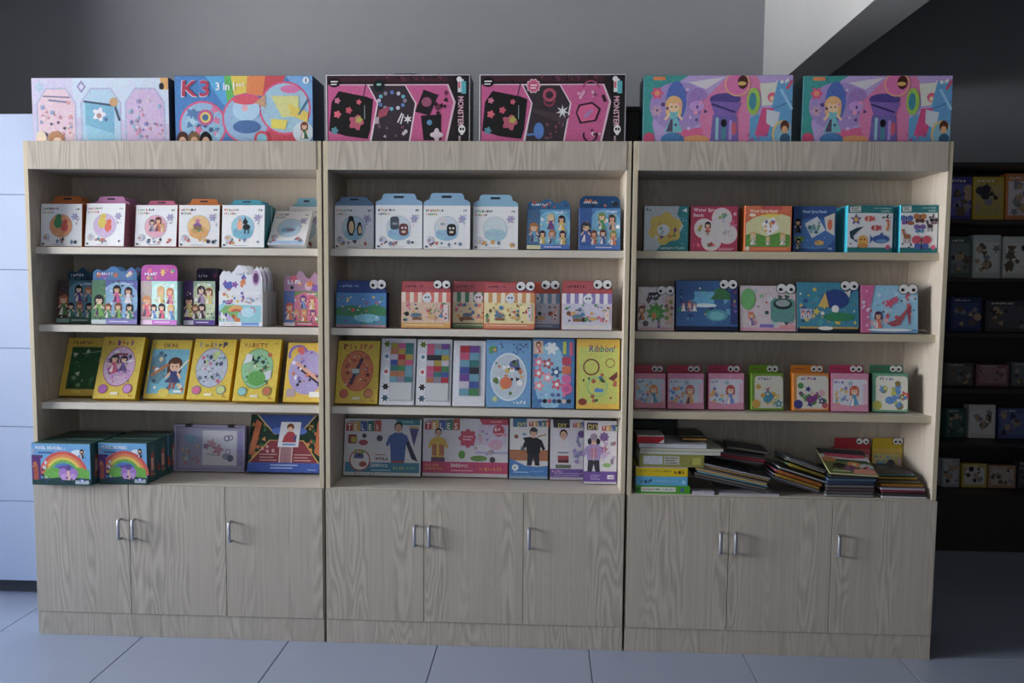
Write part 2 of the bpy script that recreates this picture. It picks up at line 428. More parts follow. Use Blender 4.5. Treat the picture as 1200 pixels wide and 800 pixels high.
# white metal cabinet at the edge of the frame, stands behind the row's end
wc = thing('white_cabinet', 'tall white panelled cabinet standing past the end of the shelving row', 'cabinet', (-.72, .5, 0))
def WB(nm, a, b, c, d, e, f, m, bev=.002): return bxo(nm, a+.72, b+.72, c-.5, d-.5, e, f, m, wc, bev)
WX0, WX1, WY = -1.5, -0.012, 0.325
zt = at(20, 133, WY).z; zb = at(20, 680, WY).z
WB('carcass', WX0, WX1, WY+.012, WY+.36, zb, zt, M_WHITE)
WB('plinth', WX0+.03, WX1-.03, WY+.08, WY+.34, 0.0, zb, mat('#4b4e58', .6))
seams = [680, 587, 500, 408, 316, 228, 133]
for a, b in zip(seams[:-1], seams[1:]):
    WB('panel', WX0, WX1, WY, WY+.0115, at(20, a, WY).z+.0012, at(20, b, WY).z-.0012, M_WHITE, .0015)

# ------------------------------------------------------------------ boxed kits: builder
def outline(kind, w, h):
    """hanger tab outline (x,z), base at z=0, w wide, h high"""
    a = w/2
    if kind == 'step':
        p = [(-a, 0), (a, 0), (a, h*.25)]
        for i in range(5): p.append((a*.96-a*.20*i/4, h*.30+h*.18*sin(i/4*pi/2)))
        for i in range(5): p.append((a*.74-a*.16*(1-cos(i/4*pi/2)), h*.55+h*.45*sin(i/4*pi/2)))
        q = [(-x, z) for x, z in reversed(p[2:])]
        return p+q
    if kind == 'wave':
        p = [(-a, 0), (a, 0)]
        for i in range(17):
            t = i/16; p.append((a-2*a*t, h*(.80+.20*math.sin(t*pi*4.3+.6))*min(1, .55+4*min(t, 1-t))))
        return p
    if kind == 'round':
        p = [(-a, 0), (a, 0)]; r = min(h*.6, a*.3)
        for i in range(5): p.append((a-r+r*cos(i*pi/8), h-r+r*sin(i*pi/8)))
        for i in range(5): p.append((-a+r+r*cos(pi/2+i*pi/8), h-r+r*sin(pi/2+i*pi/8)))
        return p
    return [(-a, 0), (a, 0), (a*.97, h), (-a*.97, h)]
def disc_me(name, r, y0, y1, n=14):
    return prism_me(name, [(r*cos(2*pi*i/n), r*sin(2*pi*i/n)) for i in range(n)], y0, y1)
def kit(label, px, z, art, Y=.06, d=.05, lean=4.0, side='#888888', tab=None, eyes=None, yaw=0.0, name='craft_kit_box',
        cat='box', group=None, win=None, hmm=None, behind=0, behind_labels=(), side_art=None, rounded=0.0, tabart=None, dz=0.0, body_rough=.45):
    xl, xr, yt, = px[:3]
    lr = radians(lean); zb_ = z+d*sin(lr)+dz
    X0, X1 = x_at(xl, Y, zb_), x_at(xr, Y, zb_)
    if Y < .3 and z < H-.05:          # stay between the side panels of the unit
        ui = min(2, max(0, int(((X0+X1)/2)/(UW+GAP)))); lo_, hi_ = ui*(UW+GAP)+PT+.003, ui*(UW+GAP)+UW-PT-.003
        m_ = abs(sin(radians(yaw)))*d
        X0 = max(X0, lo_+m_); X1 = min(X1, hi_-m_)
    w = X1-X0; xc = (X0+X1)/2
    def solve(py):
        lo, hi = .01, .8
        for _ in range(40):
            m_ = (lo+hi)/2
            if pj(xc, Y+m_*sin(lr), zb_+m_*cos(lr))[1] > py: lo = m_
            else: hi = m_
        return lo
    h = hmm or solve(yt)
    root = thing(name, label, cat, (xc, Y, zb_), (-lr, 0, radians(yaw)), group)
    ms = mat(side, body_rough)
    if rounded:
        prof = []
        for cx_, cz_, a in ((w/2-rounded, h-rounded, 0), (-w/2+rounded, h-rounded, pi/2), (-w/2+rounded, rounded, pi), (w/2-rounded, rounded, 1.5*pi)):
            for i in range(5): prof.append((cx_+rounded*cos(a+i*pi/8), cz_+rounded*sin(a+i*pi/8)))
        body = newobj('carton', prism_me('carton', prof, 0, d), root, ms)
    else:
        body = bxo('carton', -w/2, w/2, 0, d, 0, h, ms, root, .0012)
    in_ = .0012 if not rounded else rounded*.3
    A = Art(w-2*in_, h-2*in_); art(A)
    A.build('front_print', root, (-w/2+in_, -.00005, in_), (1, 0, 0), (0, 0, 1))
    if side_art:
        for sg in (-1, 1):
            B_ = Art(d-.004, h-.004); side_art(B_)
            if sg > 0: B_.build('side_print', root, (w/2+.00005, .002, .002), (0, 1, 0), (0, 0, 1))
            else: B_.build('side_print', root, (-w/2-.00005, d-.002, .002), (0, -1, 0), (0, 0, 1))
    if side_art is side_rainbow:
        T_ = Art(w-.004, d-.004); T_.r(0, 0, 1, 1, '#33544e'); T_.r(0, .02, 1, .10, '#6a8a3a'); T_.r(.3, .10, 1, .15, '#9a8ab8'); T_.r(.05, .3, .8, .34, '#25403e'); T_.r(.1, .6, .9, .9, '#2a4644')
        T_.build('top_print', root, (-w/2+.002, .002, h+.00005), (1, 0, 0), (0, 1, 0))
    yf = 0.0
    if tab:
        kind, ytab, colr, plane = tab[:4]
        yf = 0.0008 if plane == 'front' else d-.0028
        # height so that the tab top meets its pixel row
        lo, hi = .002, .3
        for _ in range(40):
            m_ = (lo+hi)/2; q = h+m_
            if pj(xc, Y+q*sin(lr)+yf*cos(lr), zb_+q*cos(lr)-yf*sin(lr))[1] > ytab: lo = m_
            else: hi = m_
        th = lo; tw = tab[4]*w if len(tab) > 4 else w*.985
        tx = tab[5]*w if len(tab) > 5 else 0.0
        o = newobj('hanger_tab', prism_me('hanger_tab', outline(kind, tw, th), 0, .002), root, mat(colr, .45)); o.location = (tx, yf, h-.0005)
        T = Art(tw, th)
        if tabart: tabart(T)
        if kind == 'step': T.rrect(.38, .60, .60, .80, .08, '#2a3040')
        if T.f: T.build('tab_print', o, (-tw/2, -.00005, 0), (1, 0, 0), (0, 0, 1))
        h2 = h+th
    else: h2 = h
    if eyes:
        ex0, ex1, ey = eyes
        # eye centres from their pixel columns on the face plane
        def loc(px_, py_):
            best = solve(py_)
            yy = Y+best*sin(lr)+yf; zz = zb_+best*cos(lr)
            return x_at(px_, yy, zz)-xc, best
        r = (ex1-ex0)/4*.93*(3.1+Y)/900
        for f_ in (.25, .75):
            lx, lz = loc(ex0+(ex1-ex0)*f_, ey)
            lx = min(max(lx, -w/2+r*.7), w/2-r*1.15)
            e = newobj('eye', disc_me('eye', r, -.0035, yf-.0001 if yf > .001 else -.0016), root, mat('#e9e9ea', .35)); e.location = (lx, 0, lz)
            rim = newobj('eye_rim', disc_me('eye_rim', r*1.13, -.0028, -.0015), e, mat('#1c1d26', .5))
            p = newobj('pupil', disc_me('pupil', r*.36, -.0045, -.0034, 10), e, M_BLACK); p.location = (r*(-.25 if f_ < .5 else .12), 0, -r*.2)
    if Y < .3 and Y+(d*cos(lr)+.004)*(behind+1)+h2*sin(lr) > D-.020: print('DEEP', label, Y+(d*cos(lr)+.004)*(behind+1)+h2*sin(lr))
    for b_ in range(behind):
        c = copy_tree(root); c.location = (xc+.001*(b_+1)*(1 if b_ % 2 else -1), Y+(b_+1)*(d/cos(lr)+.004), zb_)
        c['label'] = behind_labels[b_]
    return root

W_ = '#f2f2f4'
# ------------------------------------------------------------------ artwork of each kit family
def art_white(circ, subj, seed, circ2=None, title=('#d05a4a', '#3b4a7a', '#d8a13a', '#4a9a5a')):
    def f(a):
        a.r(0, 0, 1, 1, '#eef0f4')
        for i in range(1, 8): a.r(0, i/8, 1, i/8+.004, '#dfe3ea')
        for i in range(1, 8): a.r(i/8, 0, i/8+.004, 1, '#dfe3ea')
        a.marks(.05, .86, .24, .055, list(title), seed); a.marks(.31, .865, .1, .05, ['#20263a'], seed+1)
        a.marks(.05, .775, .25, .05, list(title[::-1]), seed+2); a.marks(.86, .86, .07, .05, ['#3a4358'], seed+4)
        a.k(.49, .48, .285, '#aeb6c8'); a.k(.49, .48, .275, circ)
        if circ2: a.e(.49, .34, .24, .15, circ2, 20)
        subj(a)
        a.petals(.83, .70, .075, '#9ea2c8', 6, .3); a.sc(seed, 7, .76, .52, .93, .78, .014, .028, ['#c79ab8', '#8e93c0', '#d4b4c8', '#a9b8d8'])
        a.sc(seed+9, 8, .10, .09, .92, .18, .026, .055, ['#3b4258', '#c0605a', '#7d8aa8', '#d2a04a', '#5a7aa0'])
        a.k(.14, .21, .085, '#c9cde0'); a.sc(seed+5, 3, .1, .17, .18, .25, .02, .035, ['#d0776a', '#8a78b8', '#dcc25a'])
        a.r(.03, .03, .09, .075, '#5a6478'); a.fine(.3, .035, .3, .014, '#a8afbd')
    return f
def sub_birds(c1, c2):
    def f(a):
        for (u, v, k, c) in ((.42, .55, .13, c1), (.58, .45, .11, c2)):
            a.e(u, v, k*.8*a.h/a.w, k, c, 14); a.k(u+.02, v+k*1.05, k*.6, c); a.p([(u+.06, v+k*1.1), (u+.11, v+k), (u+.06, v+k*.85)], '#e8a33a')
            a.k(u+.03, v+k*1.15, .012, '#111111', 6); a.r(u-.03, v-k-.03, u-.01, v-k+.02, '#c07a30')
    return f
def sub_house(a):
    a.r(.36, .4, .56, .5, '#8a6a4a'); a.p([(.34, .5), (.58, .5), (.46, .62)], '#7a52a0'); a.star(.46, .62, .08, '#c46aa8'); a.sc(4, 6, .35, .36, .62, .44, .02, .04, ['#4a9a60', '#d0a04a', '#b06ab8'])
def sub_dogs(a):
    a.e(.42, .52, .07, .12, '#e8a58a'); a.p([(.38, .6), (.42, .74), (.45, .62)], '#e0906a')
    a.e(.58, .48, .09, .07, '#2a2a33'); a.k(.55, .6, .06, '#2a2a33'); a.p([(.52, .64), (.54, .74), (.57, .65)], '#2a2a33'); a.r(.53, .32, .56, .45, '#2a2a33'); a.r(.61, .32, .64, .45, '#2a2a33')
def sub_penguins(a):
    for u, v, k in ((.42, .52, .2), (.64, .46, .13)):
        a.e(u, v, k*.5*a.h/a.w, k, '#1e2632'); a.e(u+.01, v-.02, k*.3*a.h/a.w, k*.72, '#e6c49a'); a.k(u, v+k*.9, k*.32, '#1a2028'); a.r(u-.05, v-k-.02, u+.06, v-k+.02, '#303846')
def sub_blobs(c1, c2):
    def f(a):
        a.rrect(.31, .44, .50, .74, .06, c1); a.r(.36, .55, .46, .6, '#8f9db0'); a.rrect(.50, .30, .70, .58, .08, c2); a.k(.57, .48, .025, '#f0f0f0', 8); a.k(.64, .48, .025, '#f0f0f0', 8); a.e(.6, .39, .05, .03, '#d8c0b0', 10)
    return f
def sub_faint(a):
    for i in range(5): a.r(.3+i*.07, .52-.02*i, .35+i*.07, .56, '#c9d6de')
    a.e(.48, .38, .22, .06, '#9fc4d6')

def art_cartoon(bg, bg2, seed, hairs, dresses, base='#d8d8ea', n=6, strip='#8a78c8', leftc=None):
    def f(a):
        a.r(0, 0, 1, 1, bg); a.e(.62, .55, .42, .42, bg2, 24)
        a.sc(seed, 16, .05, .2, .95, .95, .02, .05, [bg2, '#ffffff', bg, '#c8d8f4'], 'cs')
        rn = random.Random(seed)
        pos = [(.16, .18, .5), (.36, .14, .34), (.55, .50, .40), (.80, .48, .38), (.58, .14, .36), (.83, .12, .36)][:n]
        if leftc: a.r(0, 0, .30, 1, leftc)
        for i, (u, v, k) in enumerate(pos): a.fig(u, v, k, hairs[i % len(hairs)], dresses[i % len(dresses)], rn.choice(['#ecc19e', '#e8b08c', '#f2cdb0']))
        a.sc(seed+40, 26, .04, .12, .97, .97, .010, .024, dresses+hairs+['#f4f4f8', '#f0d880'], 'cdst')
        a.r(0, 0, .32, .10, base); a.r(.32, 0, 1, .11, strip); a.fine(.4, .05, .4, .02, '#e9e6f6')
        a.marks(.66, .9, .25, .04, ['#eef2ff'], seed)
    return f
def tab_cartoon(c1, seed, cols):
    def f(a):
        if c1: a.r(.04, .02, .96, .62, c1)
        a.sc(seed, 9, .08, .15, .92, .7, .08, .2, cols, 'cs'); a.marks(.1, .35, .35, .2, ['#e8ecf6'], seed)
    return f

def art_blob_yellow(a):
    a.r(0, 0, 1, 1, '#1f8e96'); a.p([(0, 0), (.28, 0), (.40, .14), (.75, .30), (.9, .55), (.75, .82), (.80, 1), (0, 1)], '#c9d4da')
    a.petals(.48, .50, .34, '#e3c64c', 6, .10, .4, 1.05); a.sc(3, 9, .25, .3, .75, .72, .03, .06, ['#c0703a', '#6aa04a', '#d8e0e4', '#8a5a8a', '#d89a3a'])
    a.e(.44, .46, .14, .13, '#dfe6ea'); a.sc(8, 5, .36, .38, .52, .52, .02, .04, ['#7aa0b8', '#8ab06a'])
    a.marks(.05, .89, .1, .06, ['#2a5a8a'], 2); a.p([(.86, .90), (.97, .86), (.97, .96)], '#e6eef0'); a.marks(.38, .04, .55, .05, ['#dff0f0'], 7)
    a.sc(12, 10, .8, .1, .97, .8, .008, .014, ['#bfe4e4'], 'c')
def art_flower_red(a):
    a.r(0, 0, 1, 1, '#b01c50'); a.t('Water Spray', .05, .88, .105, '#f0dce4', sx=.9); a.t('Beads', .05, .765, .10, '#f0dce4', sx=.9)
    q = [(.28, .50), (.66, .74), (.78, .38), (.44, .22), (.54, .47)]
    for u, v in q: a.k(u, v, .225, '#e9c8cc')
    for u, v in q: a.k(u, v, .205, '#d5d0d0')
    a.fig(.36, .36, .30, '#2a2026', '#c8502a', legs='#7a3a2a'); a.sc(5, 6, .6, .66, .76, .84, .03, .06, ['#6a9a9a', '#b0b8c0', '#8aa86a']); a.sc(6, 5, .7, .3, .84, .46, .02, .04, ['#222228', '#b8b0b8'])
    a.sc(7, 6, .33, .12, .52, .20, .03, .05, ['#b0282a', '#3a8a5a', '#d06a7a']); a.sc(2, 4, .12, .45, .22, .56, .03, .05, ['#c0a03a', '#5a9a4a'])
    a.sc(9, 6, .86, .55, .96, .85, .03, .05, ['#d85a98', '#d0a0c0']); a.marks(.05, .1, .1, .1, ['#e0507a'], 3); a.fine(.6, .05, .34, .015, '#e4a0b8', 2)
def art_orange(a):
    a.r(0, 0, 1, 1, '#d9622a'); a.r(.35, .92, .8, 1, '#c43a44'); a.t('Water Spray Beads', .10, .86, .095, '#f4ead8', sx=.74)
    a.e(.16, .80, .07, .035, '#f0e6d0')
    a.p([(.02, .1), (.98, .1), (.98, .76), (.80, .82), (.5, .83), (.2, .75), (.02, .62)], '#d8d6a0'); a.p([(.3, .79), (.5, .83), (.8, .82), (.6, .74)], '#e8cf3a')
    a.p([(.02, .1), (.98, .1), (.98, .36), (.75, .42), (.45, .33), (.2, .42), (.02, .36)], '#5a9a3a')
    a.p([(.36, .62), (.62, .76), (.74, .50), (.50, .34)], '#eef0f2'); a.sc(5, 10, .42, .44, .64, .68, .025, .05, ['#c03a3a', '#5a5a9a', '#c06a8a', '#3a6a4a', '#e0a04a'])
    for u, k in ((.18, .30), (.50, .20), (.82, .28)): a.fig(u, .14, k, '#d8b46a', '#c8c2b4', '#e6cfa6')
    a.k(.06, .06, .05, '#e8e0d0'); a.fine(.2, .045, .7, .012, '#f0a070')
def art_blue(a):
    a.r(0, 0, 1, 1, '#1d4f94'); a.e(.5, .4, .5, .35, '#2f6cb4'); a.t('Water Spray Beads', .20, .86, .085, '#bfdcf4', sx=.72)
    a.p([(.26, .62), (.56, .78), (.76, .48), (.44, .30)], '#d6dee0'); a.sc(4, 12, .36, .42, .62, .68, .03, .05, ['#5a8a9a', '#6a9a8a', '#8aa8b4', '#3a6a7a'])
    a.p([(.72, .76), (.97, .86), (.97, .36), (.78, .46)], '#d8d4c8'); a.e(.86, .60, .06, .12, '#d8683a')
    a.fig(.10, .42, .32, '#1b1b22', '#26222a'); a.e(.14, .28, .12, .07, '#7aa03a'); a.fig(.12, .06, .24, '#1b1b22', '#5a7a3a'); a.fish(.60, .20, .22, '#d8a04a', '#7aa85a')
    a.sc(11, 14, .05, .1, .95, .75, .008, .014, ['#8ac0f0'], 'c'); a.marks(.83, .05, .1, .05, ['#cfe2f4'], 5); a.r(0, .09, .9, .1, '#6aa0d8')
def art_teal(kind):
    def f(a):
        a.r(0, 0, 1, 1, '#e9eaee'); a.r(0, .84, 1, 1, '#1c7f84'); a.r(0, 0, 1, .10, '#1c7f84')
        a.p([(.05, .86), (.29, .87), (.28, .99), (.04, .97)], '#dfe6e0'); a.fine(.07, .95, .18, .014, '#4a5a5a', 3, .03); a.marks(.58, .93, .36, .03, ['#bfe0e0'], 4); a.marks(.74, .87, .18, .03, ['#d8eeee'], 5)
        a.sc(21, 8, .03, .11, .3, .2, .012, .022, ['#22262e'], 'd'); a.sc(22, 6, .72, .74, .96, .82, .014, .026, ['#22262e', '#5a2a3a'], 'd'); a.k(.9, .11, .05, '#d8487a')
        if kind == 'sea':
            a.star(.18, .70, .13, '#6a3a9a'); a.k(.18, .70, .05, '#e0b040'); a.fish(.47, .72, .24, '#d8503a', '#f0d8c8'); a.fish(.62, .52, .24, '#c83a4a', '#f4e0d8')
            a.p([(.04, .44), (.20, .52), (.36, .55), (.22, .44), (.12, .34), (.16, .24), (.06, .30)], '#2a4a5a'); a.p([(.14, .24), (.22, .2), (.2, .28)], '#3a6aa0')
            a.k(.34, .25, .11, '#e8a83a'); a.e(.34, .14, .12, .05, '#d88a2a'); a.k(.30, .27, .018, '#222222', 6); a.k(.38, .27, .018, '#222222', 6)
            a.e(.74, .28, .19, .09, '#2a58a8', 18); a.p([(.56, .28), (.50, .38), (.50, .18)], '#2a58a8'); a.p([(.70, .35), (.76, .44), (.80, .35)], '#2a58a8'); a.e(.76, .24, .13, .035, '#6a98d0')
            a.e(.9, .6, .025, .10, '#e06a2a'); a.e(.88, .5, .03, .05, '#e8903a'); a.e(.88, .68, .04, .03, '#d85a2a')
        else:
            a.bfly(.16, .68, .24, '#4a6ab0', '#7a4aa0'); a.e(.28, .62, .09, .045, '#a8603a'); a.bfly(.52, .72, .24, '#b8702a', '#6a3a2a'); a.bfly(.52, .50, .22, '#7a5aa8', '#4a8ac0')
            for u, v, k, c in ((.18, .34, 1, '#a8683a'), (.80, .56, .8, '#4a4048')):
                a.e(u, v, .10*k, .055*k, c, 12); a.p([(u-.10*k, v+.02), (u-.16*k, v+.14*k), (u-.08*k, v+.16*k), (u-.04*k, v+.03)], c)
                for q in (-.08, -.03, .04, .08): a.r(u+q*k-.008, v-.15*k, u+q*k+.008, v-.02, c)
            a.bfly(.58, .20, .36, '#c83a5a', '#3a58a8'); a.bfly(.9, .66, .16, '#2a2a34', '#8a5a7a')
    return f

def art_scene(sky, mid, low, seed, band=None, n=12, cols=('#d8404a', '#e8c04a', '#4a9a5a', '#e8e8ee', '#7a5ab0')):
    def f(a):
        a.r(0, 0, 1, 1, sky); a.p([(0, .1), (1, .1), (1, .55), (.8, .68), (.55, .56), (.3, .64), (0, .55)], mid); a.p([(0, 0), (1, 0), (1, .32), (.6, .40), (.3, .30), (0, .36)], low)
        a.e(.62, .26, .26, .12, '#7ac4d8'); a.sc(seed, n, .06, .12, .94, .9, .03, .075, list(cols)); a.sc(seed+7, 22, .05, .1, .95, .9, .012, .03, list(cols)+['#f4f0e0', '#2a3a5a']); a.sc(seed+1, 8, .05, .5, .95, .95, .015, .03, ['#ffffff', '#f0e4a0'])
        if band: a.r(0, 0, 1, .07, band)
    return f
def art_shop(wall, s1, s2, low, seed, cols):
    def f(a):
        a.r(0, 0, 1, 1, wall); n = 12
        for i in range(n): a.r(i/n, .76, (i+1)/n, 1.0, s1 if i % 2 else s2)
        for i in range(n): a.e((i+.5)/n, .76, .5/n, .05, s1 if i % 2 else s2, 10)
        a.k(.52, .84, .13, '#dfe6f0'); a.k(.49, .86, .03, '#2a2a33', 6); a.k(.55, .86, .03, '#2a2a33', 6)
        a.r(0, 0, 1, .14, low); a.fine(.06, .07, .8, .02, '#f2e0b0'); a.sc(seed, 24, .05, .2, .95, .68, .03, .07, cols, 'ctsd'); a.sc(seed+9, 20, .05, .18, .95, .70, .014, .026, cols+['#f4f0e8'], 'cd')
        a.e(.30, .36, .10, .06, '#5a7a90'); a.r(.22, .22, .40, .30, '#8a5a3a'); a.e(.62, .30, .09, .05, '#d8a85a'); a.r(.86, .2, .95, .66, '#e8d8d8'); a.sc(seed+3, 6, .88, .24, .93, .62, .02, .035, cols)
    return f
def art_items(bg, seed, cols, extra=None, frame=None):
    def f(a):
        a.r(0, 0, 1, 1, bg)
        if frame: a.r(0, 0, 1, .08, frame)
        a.sc(seed, 22, .06, .14, .94, .88, .03, .08, cols); a.sc(seed+5, 26, .05, .12, .95, .92, .012, .028, cols+['#e8e4e0', '#3a3a4a', '#c85a5a', '#d8b84a'])
        if extra: extra(a)
    return f
def ex_zebra(a):
    a.rrect(.28, .72, .56, .88, .03, '#3a3a3e'); a.marks(.31, .76, .2, .07, ['#d0d0d0'], 3); a.star(.50, .42, .26, '#4a9a3a', 9, .55); a.star(.48, .38, .14, '#6ab84a', 8, .5); a.e(.44, .34, .07, .07, '#d8803a'); a.fig(.10, .24, .34, '#7a4a2a', '#c8742a'); a.r(.76, .14, .96, .8, '#d8b8a8'); a.sc(6, 7, .78, .18, .94, .76, .04, .06, ['#c86a4a', '#8aa04a', '#8a3a4a'])
    a.fig(.58, .06, .16, '#5a3a8a', '#8a5ab0')
def ex_pond(a):
    a.e(.66, .30, .18, .12, '#4aa0b0'); a.e(.66, .29, .13, .08, '#6ac0c8'); a.r(.30, .50, .62, .78, '#5ab4dc'); a.e(.46, .50, .2, .04, '#d8eef4'); a.p([(.55, .62), (.75, .9), (.95, .62)], '#3a7a4a')
    a.fig(.12, .38, .2, '#5a3a9a', '#e8e8f0'); a.fig(.22, .38, .2, '#c84a4a', '#e0b0b8'); a.fig(.30, .38, .2, '#3a6ab0', '#e8e8f0'); a.r(.88, .12, .99, .85, '#2a3a7a'); a.sc(2, 6, .9, .15, .97, .8, .025, .045, ['#a03a4a', '#6a5ab0', '#c0b84a'])
def ex_tv(a):
    a.rrect(.55, .20, .98, .72, .1, '#5a9a94'); a.e(.77, .60, .17, .12, '#2f3a3a'); a.e(.77, .62, .13, .08, '#9ab0b0'); a.fig(.20, .12, .30, '#e07a4a', '#8a6ab0'); a.e(.14, .70, .13, .24, '#6ab86a'); a.r(.35, .08, .6, .15, '#7a6ac8'); a.r(.7, .06, .98, .13, '#e0909a')
def ex_reef(a):
    a.e(.62, .66, .22, .20, '#1d3f8c'); a.p([(.34, .50), (.52, .50), (.46, .80)], '#e0b84a'); a.e(.62, .46, .06, .08, '#f0f0f0'); a.k(.6, .34, .06, '#2f8a4a'); a.k(.70, .26, .05, '#c84a3a'); a.e(.68, .30, .26, .09, '#2a8a5a'); a.r(.04, .06, .98, .10, '#c8a04a'); a.e(.46, .07, .12, .04, '#f0f0e8'); a.r(.05, .26, .24, .46, '#b8c0d8'); a.fig(.10, .28, .15, '#c84a4a', '#e8d8d8'); a.fig(.18, .28, .15, '#4a3a8a', '#e8d8d8')
def ex_shoe(a):
    a.p([(0, 0), (.16, 0), (.14, .4), (.24, 1), (0, 1)], '#d45a98'); a.sc(3, 8, .02, .1, .14, .95, .02, .04, ['#f0b0d0', '#e8d0e8'])
    a.p([(.44, .20), (.56, .13), (.68, .16), (.80, .42), (.88, .55), (.86, .18), (.84, .18), (.83, .40), (.88, .60), (.80, .52), (.66, .30)], '#a8384a'); a.p([(.44, .20), (.66, .16), (.80, .42), (.88, .60), (.78, .48), (.62, .28)], '#b04a58'); a.fig(.30, .1, .36, '#4a2a5a', '#e0604a'); a.petals(.50, .62, .08, '#d83a6a', 5, .3); a.petals(.60, .70, .06, '#d83a6a', 5, .3); a.e(.5, .06, .4, .03, '#f0f4f8')
def art_board(a):          # yellow frame, green board
    a.r(0, 0, 1, 1, '#d8b512'); a.marks(.12, .89, .5, .06, ['#8a4a1a', '#b06a20'], 5); a.r(.13, .11, .98, .84, '#1f5a2e'); a.sc(3, 16, .18, .16, .94, .8, .02, .045, ['#c8d0c8', '#8a2a2a', '#2a3a2a', '#7a9a6a', '#3a7a4a'], 'dts'); a.line(.4, .72, .9, .78, .012, '#a8b8a8'); a.r(.28, .04, .5, .09, '#e8cc4a')
def art_oval(cols_title, oc, ring, seed, cols, blob=None, title=None, bg='#e2c31a'):
    def f(a):
        a.r(0, 0, 1, 1, bg)
        if title: a.t(title, .10, .86, .105, '#b03020', sx=.86, cols=cols_title)
        else: a.marks(.14, .86, .66, .09, cols_title, seed)
        a.e(.49, .52, .385, .33, ring, 28); a.e(.49, .52, .37, .315, oc, 28)
        a.sc(seed, 20, .22, .28, .76, .76, .02, .045, cols); a.sc(seed+3, 34, .2, .26, .78, .78, .008, .018, cols+['#2a2a34', '#f0f0ea'], 'cdt'); a.sc(seed+6, 16, .05, .05, .95, .97, .006, .012, ['#b08a10', '#f0dc6a'], 'cd')
        if blob: blob(a)
        a.e(.20, .15, .11, .075, ring, 14); a.e(.20, .15, .095, .062, cols[0], 14); a.e(.78, .16, .11, .08, ring, 14); a.e(.78, .16, .095, .065, cols[1], 14); a.r(.40, .06, .58, .10, '#f0ead0')
        a.marks(.84, .03, .1, .035, ['#c05a20'], 2)
    return f
def bl_hands(a): a.line(.34, .30, .60, .72, .05, '#4a3a5a'); a.star(.46, .5, .09, '#3a7a9a', 6); a.r(.36, .48, .54, .55, '#c8d4c8')
def bl_top(a): a.fig(.36, .42, .30, '#3a2a3a', '#c83a6a'); a.fig(.58, .44, .26, '#3a2a3a', '#5a4a9a'); a.r(.36, .70, .66, .73, '#7a2030'); a.line(.6, .58, .82, .62, .02, '#f0f0f0')
def bl_card(a): a.p([(.14, .58), (.34, .64), (.34, .74), (.20, .76)], '#e0e6ea'); a.p([(.6, .3), (.84, .36), (.84, .5), (.66, .46)], '#cfd8dc'); a.e(.5, .36, .22, .12, '#5aa84a')
def art_play(a):           # blue picture, lower yellow edge
    a.r(0, 0, 1, 1, '#d9bb18'); a.t('OKINI', .30, .87, .10, '#8a3020', cols=['#7a2a20', '#2a6a5a', '#b0402a', '#7a4a20'], sx=.9); a.r(.05, .08, .98, .84, '#6ab4cc'); a.e(.25, .5, .2, .26, '#5a8aa0', 20); a.sc(9, 18, .1, .15, .95, .8, .02, .05, ['#2a3a5a', '#b86a3a', '#d8c89a', '#3a6a8a', '#e8e8e8']); a.fig(.66, .16, .55, '#5a3020', '#2a3a7a', legs='#a04a3a'); a.line(.1, .38, .5, .58, .05, '#b8743a'); a.line(.74, .45, .98, .66, .03, '#e8e0d0'); a.e(.48, .1, .14, .07, '#e0c83a'); a.r(.72, .1, .92, .14, '#e8f0f0')
def art_purple(a):
    a.r(0, 0, 1, 1, '#e0bb20'); a.e(.55, .5, .48, .38, '#a89ad0', 26); a.arc(.28, .80, .17, .12, '#8a6ab8', 0.3, 3.6); a.k(.34, .88, .06, '#d85a3a'); a.line(.25, .66, .85, .38, .06, '#d8a08a'); a.line(.3, .58, .9, .30, .03, '#2a2a33'); a.sc(4, 22, .15, .22, .95, .85, .018, .04, ['#c86a3a', '#2a3a4a', '#e8e4f0', '#d84a6a', '#7a5ab0']); a.rrect(.06, .08, .30, .22, .04, '#b8a0a8'); a.r(.66, .08, .96, .17, '#f0eee8')
def art_bracelets(a):
    a.r(0, 0, 1, 1, '#e6b90e'); a.r(.04, .08, .97, .88, '#c9d05a'); a.t('Ribbon!', .28, .82, .13, '#4a5a8a', sx=.9, cols=['#6a4a8a', '#3a6aa0', '#8a4a6a', '#3a7a6a'], skew=.15)
    for u, v, ro, c in ((.34, .60, .16, '#7a3a2a'), (.78, .66, .09, '#8a4a2a'), (.48, .32, .20, '#9ac87a')): a.arc(u, v, ro*.75, ro*.62, c, 0, 2*pi, 24)
    a.sc(7, 14, .1, .08, .95, .72, .02, .035, ['#b0502a', '#3a7ab8', '#6a2a2a', '#3a6a3a']); a.p([(.74, .44), (.95, .54), (.95, .46), (.86, .40)], '#7a2a2a'); a.r(.42, .24, .62, .29, '#3a8ad0'); a.e(.14, .10, .10, .05, '#8a2a1a')
def art_round_blue(a):
    a.r(0, 0, 1, 1, '#5f9cd0'); a.sc(2, 26, .3, .78, .92, .95, .012, .02, ['#2a4a7a', '#3a6aa8'], 'cd'); a.e(.5, .45, .41, .36, '#d8e6f0', 28); a.e(.5, .45, .385, .335, '#bccbd8', 28); a.p([(.44, .52), (.76, .56), (.72, .72), (.54, .68)], '#3a58a0')
    a.sc(5, 26, .2, .2, .8, .68, .02, .045, ['#2a2a30', '#d8b84a', '#5a7a3a', '#c86a3a', '#f0f0f0'], 'cdt'); a.k(.44, .36, .09, '#d8642a'); a.sc(6, 8, .08, .8, .2, .9, .02, .03, ['#d8a04a', '#5a9a4a']); a.star(.2, .12, .06, '#c8d890', 8); a.marks(.62, .05, .28, .05, ['#d0e4f4'], 3)
